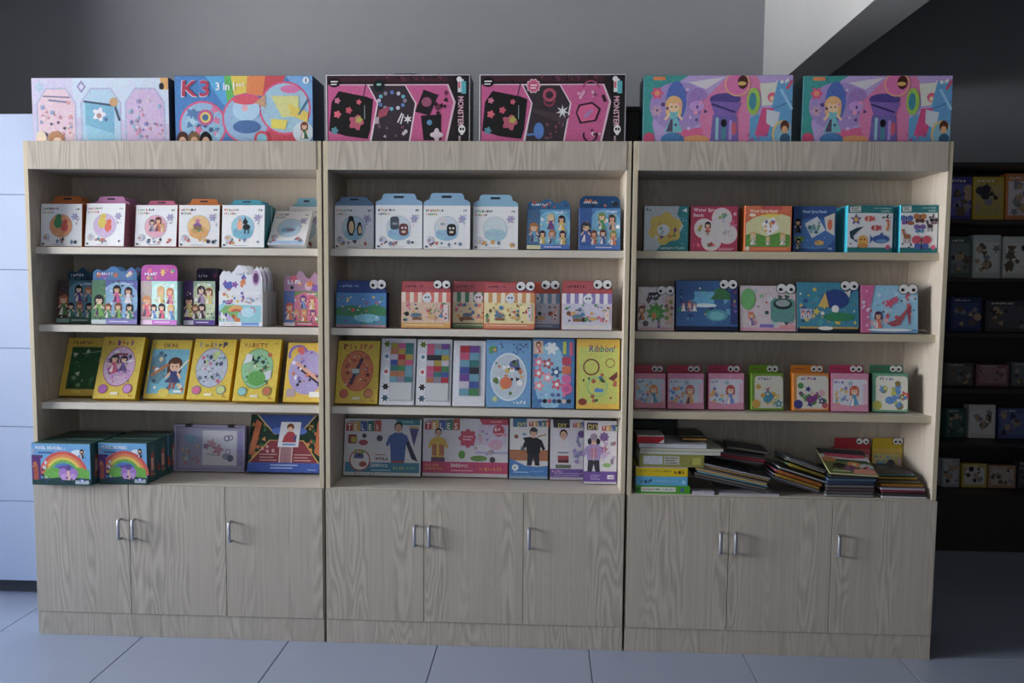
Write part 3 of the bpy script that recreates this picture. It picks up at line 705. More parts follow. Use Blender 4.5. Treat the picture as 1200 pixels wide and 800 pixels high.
def art_charms(a):
    a.r(0, 0, 1, 1, '#2f78b8'); a.e(.42, .45, .38, .5, '#8ac0e0', 24); a.r(.02, .78, .24, .97, '#d8b49a'); a.fig(.13, .8, .16, '#6a3a2a', '#c84a5a'); a.petals(.45, .86, .08, '#e8eef4', 6)
    for u, v, c in ((.14, .66, '#d86a8a'), (.14, .50, '#d85a6a'), (.15, .32, '#e8909a'), (.36, .64, '#b04a5a'), (.56, .52, '#2a5a90'), (.58, .34, '#d83a5a'), (.36, .44, '#e89ab0')): a.petals(u, v, .065, c, 5, .3); a.k(u, v, .03, '#eef4f8', 10)
    for i, c in enumerate(('#b81e4a', '#d8642a', '#d85aa0', '#c04a90')): a.rrect(.70, .62-i*.13, .92, .74-i*.13, .03, c)
    a.arc(.82, .28, .08, .045, '#e04a90', 0, 2*pi); a.r(.72, .78, .80, .96, '#c8d04a'); a.r(.88, .76, .96, .95, '#d04a6a'); 
    for i in range(7): a.k(.18+i*.115, .10, .032, ('#2a58a8', '#16181e', '#b85a78', '#2a4a8a', '#1d2a4a', '#e0c8c0', '#1a2a30')[i], 12)
    for i in range(5): a.k(.2+i*.14, .19, .028, ('#7ab0e0', '#a8d0f0', '#3a6ab0', '#4a4aa0', '#d86a9a')[i], 12)
def art_doll(bg, bandc, hair, dress, seed, extra=('#e0b04a', '#8a6ac0', '#6ab0c8')):
    def f(a):
        a.r(0, 0, 1, 1, bandc); a.rrect(.04, .10, .97, .84, .06, bg); a.marks(.08, .73, .2, .07, ['#5a5ab0', '#8a4a9a'], seed); a.petals(.52, .74, .06, '#9ab8c8', 6)
        a.fig(.62, .14, .55, hair, dress, '#f0c8a4'); a.r(.86, .2, .95, .72, '#e0b4cc'); a.sc(seed, 14, .08, .2, .46, .66, .03, .06, list(extra)); a.e(.14, .16, .10, .08, '#e0b83a'); a.p([(.04, .10), (.97, .10), (.97, .20), (.5, .14), (.04, .22)], bandc)
    return f
def art_animals(bandc, seed, cols, bg='#e4e2d4'):
    def f(a):
        a.r(0, 0, 1, 1, bandc); a.rrect(.10, .05, .99, .93, .1, bg); a.marks(.22, .82, .4, .08, ['#7a5ab0', '#b04a7a', '#3a6a9a'], seed); a.sc(seed, 16, .2, .14, .92, .74, .05, .10, cols, 'csf'); a.e(.5, .3, .14, .1, cols[0]); a.e(.62, .36, .07, .08, cols[0]); a.k(.14, .17, .12, cols[-1])
    return f
def art_rainbow(a):
    a.r(0, 0, 1, 1, '#5aa6e0'); a.e(.80, .8, .12, .06, '#dcecf8'); a.e(.70, .72, .1, .04, '#e8f2fa')
    cols = ['#d83a2e', '#e8782a', '#ecc83a', '#6ab84a', '#3a78c8', '#6a3ab0', '#b890d8']
    for i, c in enumerate(cols): a.arc(.54, .22, .60-.07*i, .53-.07*i, c, 0, pi, 24)
    a.p([(.18, .10), (.98, .10), (.98, .36), (.80, .44), (.60, .34), (.40, .42), (.22, .38)], '#6ab83a'); a.p([(.0, .0), (1, .0), (1, .15), (.6, .20), (.2, .14), (0, .2)], '#1e4a4a')
    a.r(0, .12, .15, .72, '#5a2a7a'); a.r(.03, .12, .11, .45, '#b04a1e'); a.sc(3, 12, .02, .2, .26, .7, .02, .05, ['#3a2050', '#8a4ab0', '#d8d8e8', '#c86a2a'])
    for sg in (-1, 1): a.e(.62+sg*.08, .28, .085, .13, '#a878d0'); a.e(.62+sg*.07, .20, .06, .08, '#c89ae0')
    a.p([(.585, .12), (.655, .12), (.64, .36), (.60, .36)], '#f0b8b0'); a.k(.62, .42, .07, '#5a4a9a'); a.fig(.86, .66, .22, '#1e1e28', '#2a3a50')
    a.r(.02, .76, .055, .86, '#b8b0c8'); a.t('PIXEL BEADS', .07, .865, .105, '#f4f6fa', sx=.98); a.t('NO.1', .46, .855, .085, '#e0ecf8'); a.r(.12, .76, .36, .80, '#2f5a9a'); a.sc(6, 10, .2, .06, .7, .2, .02, .035, ['#e8e8f4', '#3a3a8a', '#2a2a60']); a.r(.74, .03, .97, .12, '#b8c4d0'); a.sc(7, 4, .8, .1, .92, .22, .03, .05, ['#5a4ac0', '#d8e4f4'])
def side_rainbow(a):
    a.r(0, 0, 1, 1, '#2a5a60'); a.r(.3, .1, .7, .9, '#3a6a6a'); a.marks(.35, .15, .3, .1, ['#d85a3a', '#e8a04a'], 2); a.p([(.3, .2), (.7, .3), (.65, .75), (.35, .7)], '#b84a3a'); a.r(.38, .3, .6, .6, '#e0b8a0')
def art_ktv(a):            # red and blue pyramid box
    a.r(0, 0, 1, 1, '#1c3a2c'); a.sc(4, 40, .02, .2, .22, .85, .02, .04, ['#c8641e', '#d88a2a', '#3a7a4a', '#1e4a34']); a.sc(5, 40, .80, .2, .99, .85, .02, .04, ['#c8641e', '#d88a2a', '#3a7a4a', '#1e4a34']); a.p([(.0, .3), (.08, .3), (.16, .86), (.08, .92)], '#b85a1e'); a.p([(.92, .34), (1, .28), (1, .9), (.94, .9)], '#c8641e')
    a.p([(.08, 1), (.92, 1), (.70, .66), (.34, .66)], '#d8c070'); a.p([(.10, 1), (.90, 1), (.69, .675), (.35, .675)], '#1f4a9c'); a.e(.40, .72, .1, .06, '#3a6ad0'); a.e(.70, .72, .1, .06, '#3a6ad0')
    a.p([(0, .16), (1, .16), (.76, .56), (.28, .56)], '#d8b850'); a.p([(.02, .16), (.98, .16), (.75, .55), (.29, .55)], '#8a2a38'); a.r(.44, .16, .60, .46, '#a87880'); a.r(.43, .16, .445, .46, '#e0c8c8'); a.r(.60, .16, .615, .46, '#e0c8c8')
    a.fine(.16, .30, .24, .013, '#e0b8b8', 3, .05); a.fine(.64, .30, .24, .013, '#e0b8b8', 3, .05); a.sc(3, 6, .14, .28, .36, .5, .02, .03, ['#d8a0a8'], 's')
    a.r(0, 0, 1, .165, '#2050b8'); a.fine(.32, .115, .38, .018, '#b8ccf0', 2, .05); a.fine(.84, .04, .12, .015, '#a8bce8')
    a.p([(.40, .44), (.69, .44), (.71, .88), (.43, .88)], '#dfe4ee'); a.k(.565, .79, .065, '#7a3a22'); a.e(.562, .755, .035, .04, '#e8c0a0'); a.p([(.46, .52), (.66, .52), (.64, .66), (.60, .71), (.53, .71), (.48, .62)], '#b01e34'); a.p([(.60, .6), (.65, .52), (.66, .66)], '#4a4a80'); a.fine(.47, .47, .18, .03, '#5a8ac8')
TC = ['#d8442a', '#d89a1a', '#2a6ab8', '#2a8a5a', '#c03a2a']
def teles(a, u, v, s):
    q = a.h/a.w
    for i, ch in enumerate('TELES'):
        c = ('#b8282a', '#d8a01e', '#2a5aa8', '#2a7a6a', '#c0451e')[i]; u0 = u+i*s*.82*q
        a.p([(u0, v), (u0+s*.78*q, v), (u0+s*.78*q, v+s*(.95+.09*i)), (u0, v+s*(.9+.09*i))], c); a.t(ch, u0+.14*s*q, v+.13*s, s*.95, '#f6f2e8', sx=.85)
def kid(a, u, v, k, hair, top, trouser, skin='#d8a88a', arm=True):
    q = a.h/a.w
    if trouser: a.p([(u-.17*k*q, v), (u-.05*k*q, v), (u, v+.22*k), (u+.05*k*q, v), (u+.17*k*q, v), (u+.15*k*q, v+.36*k), (u-.15*k*q, v+.36*k)], trouser)
    b = v+.32*k if trouser else v
    a.p([(u-.17*k*q, b), (u+.17*k*q, b), (u+.22*k*q, v+.68*k), (u+.08*k*q, v+.76*k), (u-.08*k*q, v+.76*k), (u-.22*k*q, v+.68*k)], top)
    if arm:
        a.p([(u-.22*k*q, v+.69*k), (u-.32*k*q, v+.45*k), (u-.26*k*q, v+.40*k), (u-.14*k*q, v+.6*k)], top); a.p([(u+.22*k*q, v+.69*k), (u+.32*k*q, v+.45*k), (u+.26*k*q, v+.40*k), (u+.14*k*q, v+.6*k)], top)
    a.r(u-.04*k*q, v+.74*k, u+.04*k*q, v+.82*k, skin); a.e(u, v+.905*k, .105*k*q, .125*k, hair, 16); a.e(u, v+.875*k, .082*k*q, .10*k, skin, 14)
    a.k(u-.03*k*q, v+.885*k, .012*k, '#2a2020', 6); a.k(u+.03*k*q, v+.885*k, .012*k, '#2a2020', 6); a.r(u-.025*k*q, v+.825*k, u+.025*k*q, v+.835*k, '#b0605a')
def art_costume1(a):
    a.r(0, 0, 1, 1, '#dcdde2'); a.r(.02, .06, .98, .235, '#2a86ac'); a.r(0, 0, 1, .06, '#cfd4d4'); a.sc(2, 10, .03, .01, .4, .05, .008, .016, ['#d8642a', '#4a9a5a', '#c83a3a'])
    teles(a, .02, .78, .155); a.marks(.04, .94, .24, .03, ['#5a4a4a'], 3); a.t('8+', .40, .87, .12, '#b8284a'); a.marks(.395, .80, .08, .04, ['#b8284a'], 2); a.p([(.70, .90), (.98, .90), (.98, 1), (.66, 1)], '#2a8a94'); a.marks(.76, .94, .14, .03, ['#d8ecec'], 2)
    kid(a, .70, .235, .70, '#1c1a20', '#2f5aa4', None); a.p([(.88, .30), (.96, .26), (.84, .62), (.80, .58)], '#23264a'); a.p([(.62, .235), (.78, .235), (.78, .27), (.62, .27)], '#b03038')
    a.p([(.84, .86), (.97, .86), (.905, .52)], '#4a4a8a'); a.r(.84, .84, .97, .88, '#c8b070'); a.k(.21, .27, .19, '#b83040'); a.k(.21, .27, .17, '#e8e6e8'); a.p([(.13, .30), (.26, .30), (.25, .40), (.14, .40)], '#5a5a9a'); a.sc(5, 8, .13, .36, .27, .44, .02, .04, ['#7ab04a', '#3a3a44', '#c8a03a']); a.e(.25, .20, .05, .05, '#b0483a')
    a.r(.05, .56, .16, .72, '#8a3a3a'); a.r(.09, .58, .17, .68, '#c8a83a'); a.e(.25, .58, .06, .05, '#a83a4a'); a.k(.26, .70, .04, '#3a4a5a'); a.k(.46, .66, .055, '#4a4a5a'); a.t('2000', .35, .155, .085, '#eef4f6', sx=.95); a.t('PCS', .49, .155, .065, '#eef4f6'); a.marks(.65, .11, .27, .06, ['#d8c85a', '#8ac86a'], 4); a.fine(.36, .09, .25, .015, '#b8dcea')
    a.fine(.40, .36, .14, .02, '#b88a8a', 2, .06); a.marks(.42, .27, .16, .05, ['#2a2a3a'], 8)
def art_costume2(a):
    a.r(0, 0, 1, 1, '#dcdae4'); a.r(0, .06, 1, .255, '#c4286a'); a.r(0, 0, 1, .06, '#cfc8cc'); teles(a, .02, .80, .15); a.marks(.04, .95, .22, .03, ['#5a4a4a'], 3)
    kid(a, .18, .255, .56, '#22202a', '#d8b52a', None); a.r(.11, .36, .25, .55, '#c06a4a'); a.r(.165, .36, .19, .58, '#e0c83a'); a.r(.10, .255, .26, .33, '#6a4a6a')
    a.petals(.53, .66, .15, '#c42a5a', 8, .12); a.fine(.47, .68, .12, .02, '#f0c0d0', 2, .05); a.p([(.60, .55), (.98, .55), (.98, .92), (.66, .92)], '#cfc4e0'); a.r(.62, .40, 1, .44, '#b8b0d8'); a.sc(8, 14, .62, .34, .98, .8, .02, .05, ['#9a8ac0', '#d8a0b8', '#6a6a78', '#b8b0a0']); a.e(.66, .32, .10, .05, '#6a9a4a'); a.e(.86, .56, .08, .09, '#d8a8c8'); a.e(.46, .38, .04, .07, '#5a9a3a'); a.k(.82, .30, .05, '#4a4a50')
    a.p([(.70, .90), (1, .90), (1, 1), (.66, 1)], '#c42450'); a.marks(.8, .94, .12, .03, ['#f0d0d8'], 2); a.k(.89, .80, .10, '#c42450'); a.t('6+', .84, .79, .10, '#f6e8ec'); a.marks(.84, .73, .1, .03, ['#f6e8ec'], 5)
    a.t('FUN AND', .03, .175, .055, '#e8a03a'); a.t('INTERESTING', .03, .115, .055, '#e8a03a', sx=.9); a.t('3000', .33, .165, .085, '#f6e4ec'); a.t('PCS', .46, .165, .065, '#f6e4ec'); a.marks(.67, .11, .27, .06, ['#e8782a', '#e8a03a'], 4); a.fine(.34, .1, .25, .015, '#f0b0cc')
def art_diy1(a):
    a.r(0, 0, 1, 1, '#dcdde0'); a.r(0, .30, 1, .48, '#b06a40'); a.p([(0, .34), (.4, .22), (.7, .20), (1, .22), (1, 0), (0, 0)], '#2a7ac8'); a.r(0, 0, 1, .045, '#8aa8c0'); a.p([(.08, .86), (.44, .86), (.44, 1), (.08, 1)], '#2a6a9c'); a.t('DIY', .20, .87, .09, '#d8d83a'); teles(a, .50, .87, .085)
    kid(a, .62, .22, .62, '#2a2420', '#22242c', '#2c2e3a'); a.p([(.40, .62), (.58, .62), (.56, .70), (.34, .68)], '#22242c'); a.line(.72, .70, .94, .74, .02, '#b0703a'); a.e(.63, .81, .1, .03, '#3a3a4a'); a.k(.17, .70, .035, '#8a4a4a'); a.e(.38, .74, .06, .02, '#6a9ab8'); a.k(.34, .50, .035, '#5a6a7a'); a.k(.15, .185, .055, '#e8f0f4'); a.marks(.12, .165, .06, .04, ['#2a6a9c'], 2); a.fine(.1, .1, .4, .016, '#a8d0f0'); a.fine(.55, .12, .35, .012, '#6ab0e8')
def art_diy2(a):
    a.r(0, 0, 1, 1, '#d9d6e4'); a.r(0, 0, 1, .18, '#6a4aa4'); a.r(0, 0, 1, .045, '#b8b0c0'); a.p([(.08, .86), (.50, .86), (.50, 1), (.06, 1)], '#33303c'); a.t('DIY', .20, .87, .09, '#d8c83a'); teles(a, .58, .87, .08); kid(a, .34, .20, .62, '#2a2024', '#d8d8e0', None); a.r(.20, .28, .48, .40, '#a83a4a')
    for i in range(6): a.p([(.20+i*.047, .29), (.247+i*.047, .29), (.223+i*.047, .36)], '#26262e'); a.k(.22+i*.047, .45, .014, '#3a4a6a', 6)
    a.r(.14, .19, .54, .25, '#6a7a6a'); a.sc(4, 10, .6, .25, .97, .8, .03, .05, ['#9a8ac8', '#c8a8d0', '#7a8ab8']); a.k(.80, .76, .06, '#6a4a98'); a.marks(.05, .12, .25, .04, ['#e8a8d8'], 2); a.fine(.1, .1, .8, .012, '#a898d0', 2, .035)
def art_diy3(a):
    a.r(0, 0, 1, 1, '#dddbe4'); a.r(0, .035, 1, .20, '#6a44a4'); a.r(0, 0, 1, .035, '#c8c4cc'); a.rrect(.08, .85, .42, .97, .02, '#4a3a5a'); a.t('DIY', .12, .865, .105, '#dcc93a'); teles(a, .54, .84, .085)
    kid(a, .30, .19, .58, '#5a4050', '#a58ac4', '#3a3a48'); a.e(.30, .74, .11, .06, '#9a8aa4'); a.e(.17, .67, .06, .05, '#22202a'); a.e(.43, .67, .06, .05, '#22202a'); a.r(.20, .42, .40, .56, '#b87a9a'); a.r(.29, .36, .31, .60, '#d8c0a0'); a.petals(.61, .745, .07, '#7a5a9a', 8, .15); a.sc(9, 10, .58, .4, .95, .66, .02, .05, ['#c8b0d8', '#b85a7a', '#8a8a98', '#d8c8e0']); a.e(.70, .30, .12, .035, '#8ac06a'); a.e(.86, .36, .05, .05, '#8a8090'); a.r(.72, .08, .92, .145, '#e4dff0'); a.marks(.75, .095, .12, .03, ['#6a44a4'], 3); a.fine(.2, .13, .3, .012, '#b0a0dc', 3, .03)
# large gift sets on top
def art_top_pastel(a):
    a.r(0, 0, 1, 1, '#c3bede'); a.p([(.3, .4), (1, .3), (1, 1), (.25, 1)], '#c4d4ea'); a.p([(0, .6), (.3, .7), (.3, 1), (0, 1)], '#c8c4e4')
    for u0, u1, c in ((.03, .325, '#dcc0d0'), (.355, .655, '#a9cbe4'), (.68, .975, '#c9b2d8')):
        q = (u1-u0); a.p([(u0, 0), (u1, 0), (u1, .62), (u0+q*.75, .85), (u0+q*.25, .85), (u0, .62)], '#a8b0d4'); a.p([(u0+.012, 0), (u1-.012, 0), (u1-.012, .61), (u0+q*.74, .825), (u0+q*.26, .825), (u0+.012, .61)], c)
    a.star(.365, .865, .10, '#8a84bc', 2, .75); a.star(.365, .865, .055, '#cdd0ea', 2, .75); a.star(.06, .86, .09, '#a8c4dc', 6, .6)
    a.p([(.39, .62), (.60, .60), (.60, .14), (.39, .28)], '#6aaed0'); a.p([(.39, .28), (.60, .14), (.60, .0), (.40, .05)], '#8ac4e0'); a.line(.38, .64, .62, .57, .03, '#3a4a6a'); a.k(.60, .63, .07, '#c89a6a'); a.petals(.49, .44, .09, '#e4e0ec', 5); a.k(.49, .42, .04, '#b08a8a'); a.k(.54, .36, .03, '#4a6aa0'); a.line(.61, .55, .64, .34, .04, '#4a5a78')
    a.line(.08, .72, .28, .70, .02, '#6a6a8a'); a.line(.12, .66, .28, .62, .03, '#7a80a0'); a.sc(3, 26, .06, .1, .3, .62, .018, .04, ['#8aa0c8', '#d8909a', '#5a5a70', '#e8d0d8', '#c88a9a']); a.sc(4, 26, .71, .08, .95, .66, .018, .04, ['#7a78b8', '#d88aa8', '#8ab0d0', '#9a90c0', '#e0c8e0']); a.e(.06, .06, .04, .12, '#e0d2ba'); a.e(.17, .06, .06, .12, '#b07a50'); a.e(.06, .02, .025, .06, '#f0d0b8'); a.e(.18, .01, .035, .07, '#f0d0b8')
    a.p([(.955, .82), (1, .82), (1, 1), (.94, 1)], '#d8a05a'); a.rrect(.935, .82, .97, .92, .03, '#2a2a34')
def art_top_k3(a):
    a.r(0, 0, 1, 1, '#2a78c0'); a.p([(.22, 1), (.38, 1), (.40, .5), (.34, .6)], '#3aa0d8'); a.p([(.40, 1), (.53, 1), (.52, .75), (.42, .7)], '#e0c83a'); a.p([(.36, 1), (.41, 1), (.43, .7), (.38, .6)], '#5ab85a'); a.p([(.53, 1), (.66, 1), (.66, .7), (.52, .72)], '#e0782a'); a.p([(.66, 1), (.81, 1), (.76, .8), (.64, .72)], '#c82a40'); a.p([(.81, 1), (1, 1), (1, 0), (.9, 0), (.95, .6)], '#6aa8e0'); a.p([(.6, 0), (.9, 0), (.9, .2), (.66, .2)], '#c82a48')
    for u, v, r, c in ((.20, .26, .37, '#8ab8dc'), (.52, .36, .38, '#8fb4dc'), (.80, .52, .40, '#9ac4dc')): a.k(u, v, r, '#d83a78', 28); a.k(u, v, r-.03, c, 28)
    a.sc(3, 30, .10, .1, .32, .5, .03, .07, ['#4a7ab0', '#d86a9a', '#3a5a90', '#a8d0e8', '#7ab8d8']); a.k(.22, .38, .12, '#c04a90'); a.k(.22, .38, .08, '#e0c84a'); a.k(.22, .38, .05, '#3a6a9a')
    a.e(.52, .50, .10, .18, '#a8d0ec'); a.e(.52, .64, .10, .07, '#d83a5a'); a.e(.52, .24, .10, .10, '#3a6aa8'); a.p([(.58, .6), (.66, .72), (.66, .52)], '#c89a7a'); a.k(.51, .52, .05, '#e8a8c0')
    a.p([(.70, .70), (.90, .70), (.90, .4), (.78, .38)], '#d8d88a'); a.e(.84, .80, .07, .06, '#d86aa8'); a.p([(.82, .6), (.97, .45), (.96, .3), (.84, .42)], '#e0c84a'); a.line(.9, .42, .97, .66, .03, '#3a7a9a'); a.p([(.70, .36), (.82, .34), (.80, .2), (.70, .22)], '#e8d84a'); a.k(.93, .16, .16, '#c8d8e4'); a.fig(.94, .06, .26, '#7a3a2a', '#3a6a4a')
    a.k(.63, .06, .12, '#d02a50'); a.k(.63, .06, .08, '#7ac0d8')
    for u, c in ((.05, '#4a2a20'), (.135, '#7a5a3a'), (.22, '#16141a')): a.e(u, .04, .045, .13, c); a.e(u, .01, .028, .08, '#e0b08a')
    a.t('K3', .045, .69, .35, '#f0e4ec', sx=1.12, skew=.05); a.t('K3', .05, .70, .33, '#b0184c', sx=1.16, skew=.05); a.t('3 in 1', .30, .79, .16, '#f4f8fc', sx=.95); a.t('set', .445, .84, .11, '#f4f0d8', sx=.95, skew=.1); a.k(.955, .93, .05, '#e8eef4'); a.r(.95, .90, .96, .96, '#2a6ab0')
def art_top_black(kind):
    def f(a):
        a.r(0, 0, 1, 1, '#d8d0d8'); a.r(.008, .012, .992, .985, '#241c24'); a.r(.02, .89, .85, .97, '#43202f'); a.sc(2, 16, .05, .9, .8, .97, .02, .03, ['#1e161e', '#6a2a4a'], 'd'); a.p([(.02, .86), (.85, .86), (.90, .60), (.84, 0), (.02, 0)], '#e0c0d0')
        a.p([(.015, .845), (.84, .845), (.885, .60), (.825, 0), (.015, 0)], '#c8488c')
        a.p([(.29, .85), (.555, .85), (.63, .58), (.585, 0), (.30, 0), (.355, .58)], '#e8d4e0'); a.p([(.30, .84), (.55, .84), (.62, .58), (.575, 0), (.315, 0), (.365, .58)], '#3a303a')
        a.p([(.04, .60), (.09, .76), (.28, .68), (.33, .64), (.31, .20), (.29, .06), (.14, .10), (.02, .18)], '#1b1a1c'); a.line(.26, .66, .28, .86, .015, '#2a2a2a')
        for u, v, r, c in ((.08, .62, .04, '#c86a8a'), (.23, .60, .035, '#c84a6a'), (.08, .42, .05, '#d8506a'), (.16, .48, .045, '#c83a5a'), (.21, .30, .10, '#b8486a'), (.23, .34, .05, '#b8a84a'), (.06, .18, .05, '#4a8aa0')): a.petals(u, v, r, c, 5, .2)
        a.line(.27, .55, .27, .35, .012, '#8aa0a0'); a.e(.06, .885, .042, .07, '#141216'); a.fine(.035, .89, .05, .018, '#e8e4e8', 2, .04)
        if kind == 0:
            a.e(.37, .84, .04, .09, '#16242a'); a.fine(.355, .84, .03, .03, '#8ad0b8')
            for i in range(12): a.k(.46+.09*cos(i*.52), .62+.12*sin(i*.52), .03, ('#8a8aa0', '#5ab0c8', '#c8c8d8', '#4a78b8')[i % 4], 8)
            a.p([(.37, .48), (.45, .54), (.42, .40), (.36, .36)], '#a83a5a'); a.r(.34, .28, .37, .38, '#b8a8b4'); a.star(.57, .35, .07, '#e4e4ea', 6, .4); a.line(.50, .30, .53, .44, .02, '#e4e4ea'); a.line(.52, .28, .54, .42, .02, '#e4e4ea')
            a.p([(.68, .78), (.78, .70), (.72, .40), (.62, .46)], '#241f26'); a.e(.70, .60, .035, .07, '#a04a70'); a.p([(.66, .40), (.80, .42), (.80, .04), (.68, .04)], '#1b1a1c'); a.k(.72, .30, .04, '#4a88b8'); a.petals(.77, .12, .08, '#d8c8d4', 4); a.sc(4, 8, .76, .4, .84, .8, .02, .04, ['#2a2028', '#6a2a48']); a.sc(14, 8, .35, .08, .56, .3, .02, .03, ['#6a5a6a', '#c8c0d0', '#8a3a5a'])
        else:
            a.petals(.37, .83, .10, '#e8c0d4', 10, .1); a.petals(.37, .83, .085, '#c83a70', 10, .1); a.fine(.35, .83, .045, .02, '#f4e0ea', 2, .04)
            a.arc(.48, .70, .10, .055, '#b03a5a', 0, 2*pi); a.arc(.48, .62, .09, .06, '#8a2a48', pi, 2*pi); a.p([(.37, .5), (.62, .4), (.58, .28), (.36, .46)], '#4a3a44'); a.star(.57, .46, .10, '#e0e4e6', 7, .35); a.e(.41, .18, .035, .12, '#3a78c8'); a.line(.33, .12, .42, .14, .03, '#3a78c8'); a.sc(5, 10, .44, .06, .58, .3, .015, .03, ['#8a3a5a', '#6a6a78'])
            a.p([(.66, .44), (.68, .56), (.77, .60), (.83, .50), (.80, .32), (.69, .28)], '#241f26'); a.p([(.67, .44), (.69, .54), (.77, .57), (.815, .49), (.79, .34), (.70, .31)], '#d8488a'); a.p([(.71, .40), (.77, .50), (.78, .46), (.73, .36)], '#a87ab8'); a.arc(.76, .12, .11, .085, '#2a1a24', 2.8, 6.6); a.arc(.76, .78, .13, .11, '#a83a6a', .2, 2.9); a.line(.84, .70, .86, .60, .04, '#2a1a24'); a.sc(6, 8, .68, .64, .8, .76, .02, .03, ['#8a3a68', '#e0a0c0']); a.sc(7, 5, .75, .12, .84, .24, .02, .03, ['#e8d0dc', '#6a2a48'])
        a.r(.90, .012, .99, .985, '#1a171c'); a.t('MONSTER', .918, .68, .115, '#e8b4c8', rot=-pi/2, sx=.82); a.e(.944, .20, .024, .065, '#f0eef0'); a.e(.936, .205, .007, .022, '#1a171c', 10); a.e(.953, .205, .007, .022, '#1a171c', 10); a.r(.935, .12, .953, .15, '#f0eef0'); a.t('HIGH', .922, .105, .045, '#f0d8e4', rot=-pi/2, sx=.75); a.r(.915, .74, .955, .93, '#d8dce0'); a.r(.94, .72, .972, .90, '#4ab0c0'); a.r(.918, .80, .932, .90, '#d8486a'); a.k(.925, .93, .04, '#e8e8ee')
    return f
def art_top_pink(a):
    a.r(0, 0, 1, 1, '#b49ad8'); a.p([(0, 0), (.09, 0), (.06, .3), (.10, .6), (.2, .85), (.3, 1), (0, 1)], '#2a9a98'); a.p([(.3, .9), (.55, .98), (.42, .8)], '#d8d4e0'); a.e(.24, .55, .20, .36, '#a086cc', 24); a.e(.22, .62, .07, .30, '#3a62b8'); a.e(.37, .62, .07, .2, '#9a74c0')
    a.p([(.42, 0), (.38, .35), (.40, .62), (.48, .80), (.55, .96), (.75, 1), (.82, .8), (.72, .5), (.72, 0)], '#d870a8'); a.p([(.20, .18), (.40, .24), (.42, .0), (.28, 0)], '#d84a88'); a.e(.36, .06, .09, .06, '#e0965a')
    a.petals(.09, .74, .08, '#d83a78', 6, .2); a.k(.09, .74, .04, '#e88a5a'); a.petals(.09, .48, .07, '#c8a0b8', 6); a.fig(.205, .16, .55, '#e8b46a', '#6ac0c8', '#f0caa0'); a.e(.04, .07, .04, .09, '#c82a68'); a.e(.20, .05, .08, .11, '#2a78b8'); a.e(.36, .55, .05, .08, '#c090d8'); a.sc(3, 14, .08, .18, .42, .8, .015, .035, ['#d8c0e8', '#7a4ab0', '#e890c0', '#5a3a80'])
    a.e(.55, .65, .105, .09, '#4a3a90'); a.p([(.45, .62), (.66, .60), (.62, .42), (.48, .42)], '#7a58b4'); a.p([(.47, .42), (.63, .42), (.645, .02), (.455, .02)], '#6a5ab0'); a.r(.49, .05, .51, .38, '#8ac8d0'); a.r(.53, .04, .56, .36, '#3a8aa0'); a.r(.58, .05, .60, .34, '#b090d8'); a.e(.545, .30, .02, .06, '#1e1a24'); a.e(.615, .22, .018, .10, '#c84a68'); a.line(.46, .58, .62, .46, .03, '#3a2a70')
    a.k(.63, .88, .19, '#e8b070'); a.k(.63, .88, .17, '#d860a8'); a.e(.665, .90, .035, .10, '#4a2018'); a.e(.66, .88, .03, .03, '#d8a850')
    a.e(.74, .62, .045, .20, '#9ac83a'); a.e(.735, .62, .025, .13, '#2a8aa0'); a.p([(.78, .88), (.90, .90), (.93, .58), (.80, .55)], '#d8dcd0'); a.k(.865, .68, .07, '#d84a70'); a.k(.865, .66, .035, '#f0c8a0'); a.p([(.90, .92), (1, .9), (1, 0), (.72, 0), (.72, .38), (.86, .5)], '#4a9ad0'); a.line(.86, .5, 1, .62, .02, '#2a6ab0'); a.line(.92, .8, 1, .5, .04, '#8ac4e8'); a.p([(.80, .52), (.88, .52), (.84, .10), (.755, .12)], '#d0287a'); a.p([(.83, .5), (.92, .46), (.90, .2), (.83, .3)], '#c8d4e0'); a.e(.94, .14, .07, .20, '#e0b860'); a.e(.945, .13, .062, .185, '#7ab8d0'); a.e(.955, .25, .03, .09, '#5a2a14'); a.e(.955, .2, .02, .06, '#d8a070'); a.e(.96, .07, .035, .08, '#2a5a80')
    a.marks(.89, .88, .07, .07, ['#dfe8e8'], 3); a.line(.96, .8, .995, .92, .04, '#c82a60'); a.rrect(.06, .93, .145, .985, .02, '#e07a2a'); a.sc(5, 10, .68, .02, .84, .14, .02, .03, ['#c04a98', '#7a4ab0'])

# ------------------------------------------------------------------ gift sets on top of the units
TOPZ = H
def top_kit(label, xl, xr, yt, art, side, d=.13, Y=.05, handle=False):
    # stands on the unit's top board behind the fascia
    o = kit(label, (xl, xr, yt), TOPZ, art, Y=Y, d=d, lean=0, side=side, name='gift_set_box', group='gift sets on top of the shelving units')
    if handle:
        h = max(v.co.z for v in o.children[0].data.vertices)
        newobj('carry_handle', tube_me('carry_handle', [(-.05, d/2, h-.001), (-.045, d/2, h+.010), (-.02, d/2, h+.016), (.06, d/2, h+.016), (.085, d/2, h+.010), (.09, d/2, h-.001)], .004, 6), o, M_BLACK)
    return o
top_kit('pastel lilac gift set box printed with three bag-shaped panels', 39, 199, 91, art_top_pastel, '#4a5670')
top_kit('bright blue 3 in 1 gift set box with a rainbow and pink-ringed circles', 206, 367, 88.5, art_top_k3, '#173a66', d=.16)
top_kit('black and pink gift set box with wallet print, next to the blue rainbow box', 382, 551, 87, art_top_black(0), '#141118', handle=True)
top_kit('black and pink gift set box with round pink badge and lunch bag print', 561, 733, 86.5, art_top_black(1), '#141118')
top_kit('teal and pink drawstring bag gift set box above the shelving gap', 753, 927, 88, art_top_pink, '#2a5a66')
top_kit('teal and pink drawstring bag gift set box at the end by the beam', 939, 1113, 88.5, art_top_pink, '#2a5a66')
o = thing('black_carton', 'plain black carton lying behind the gift sets on top', 'box', (2.42, .235, TOPZ))
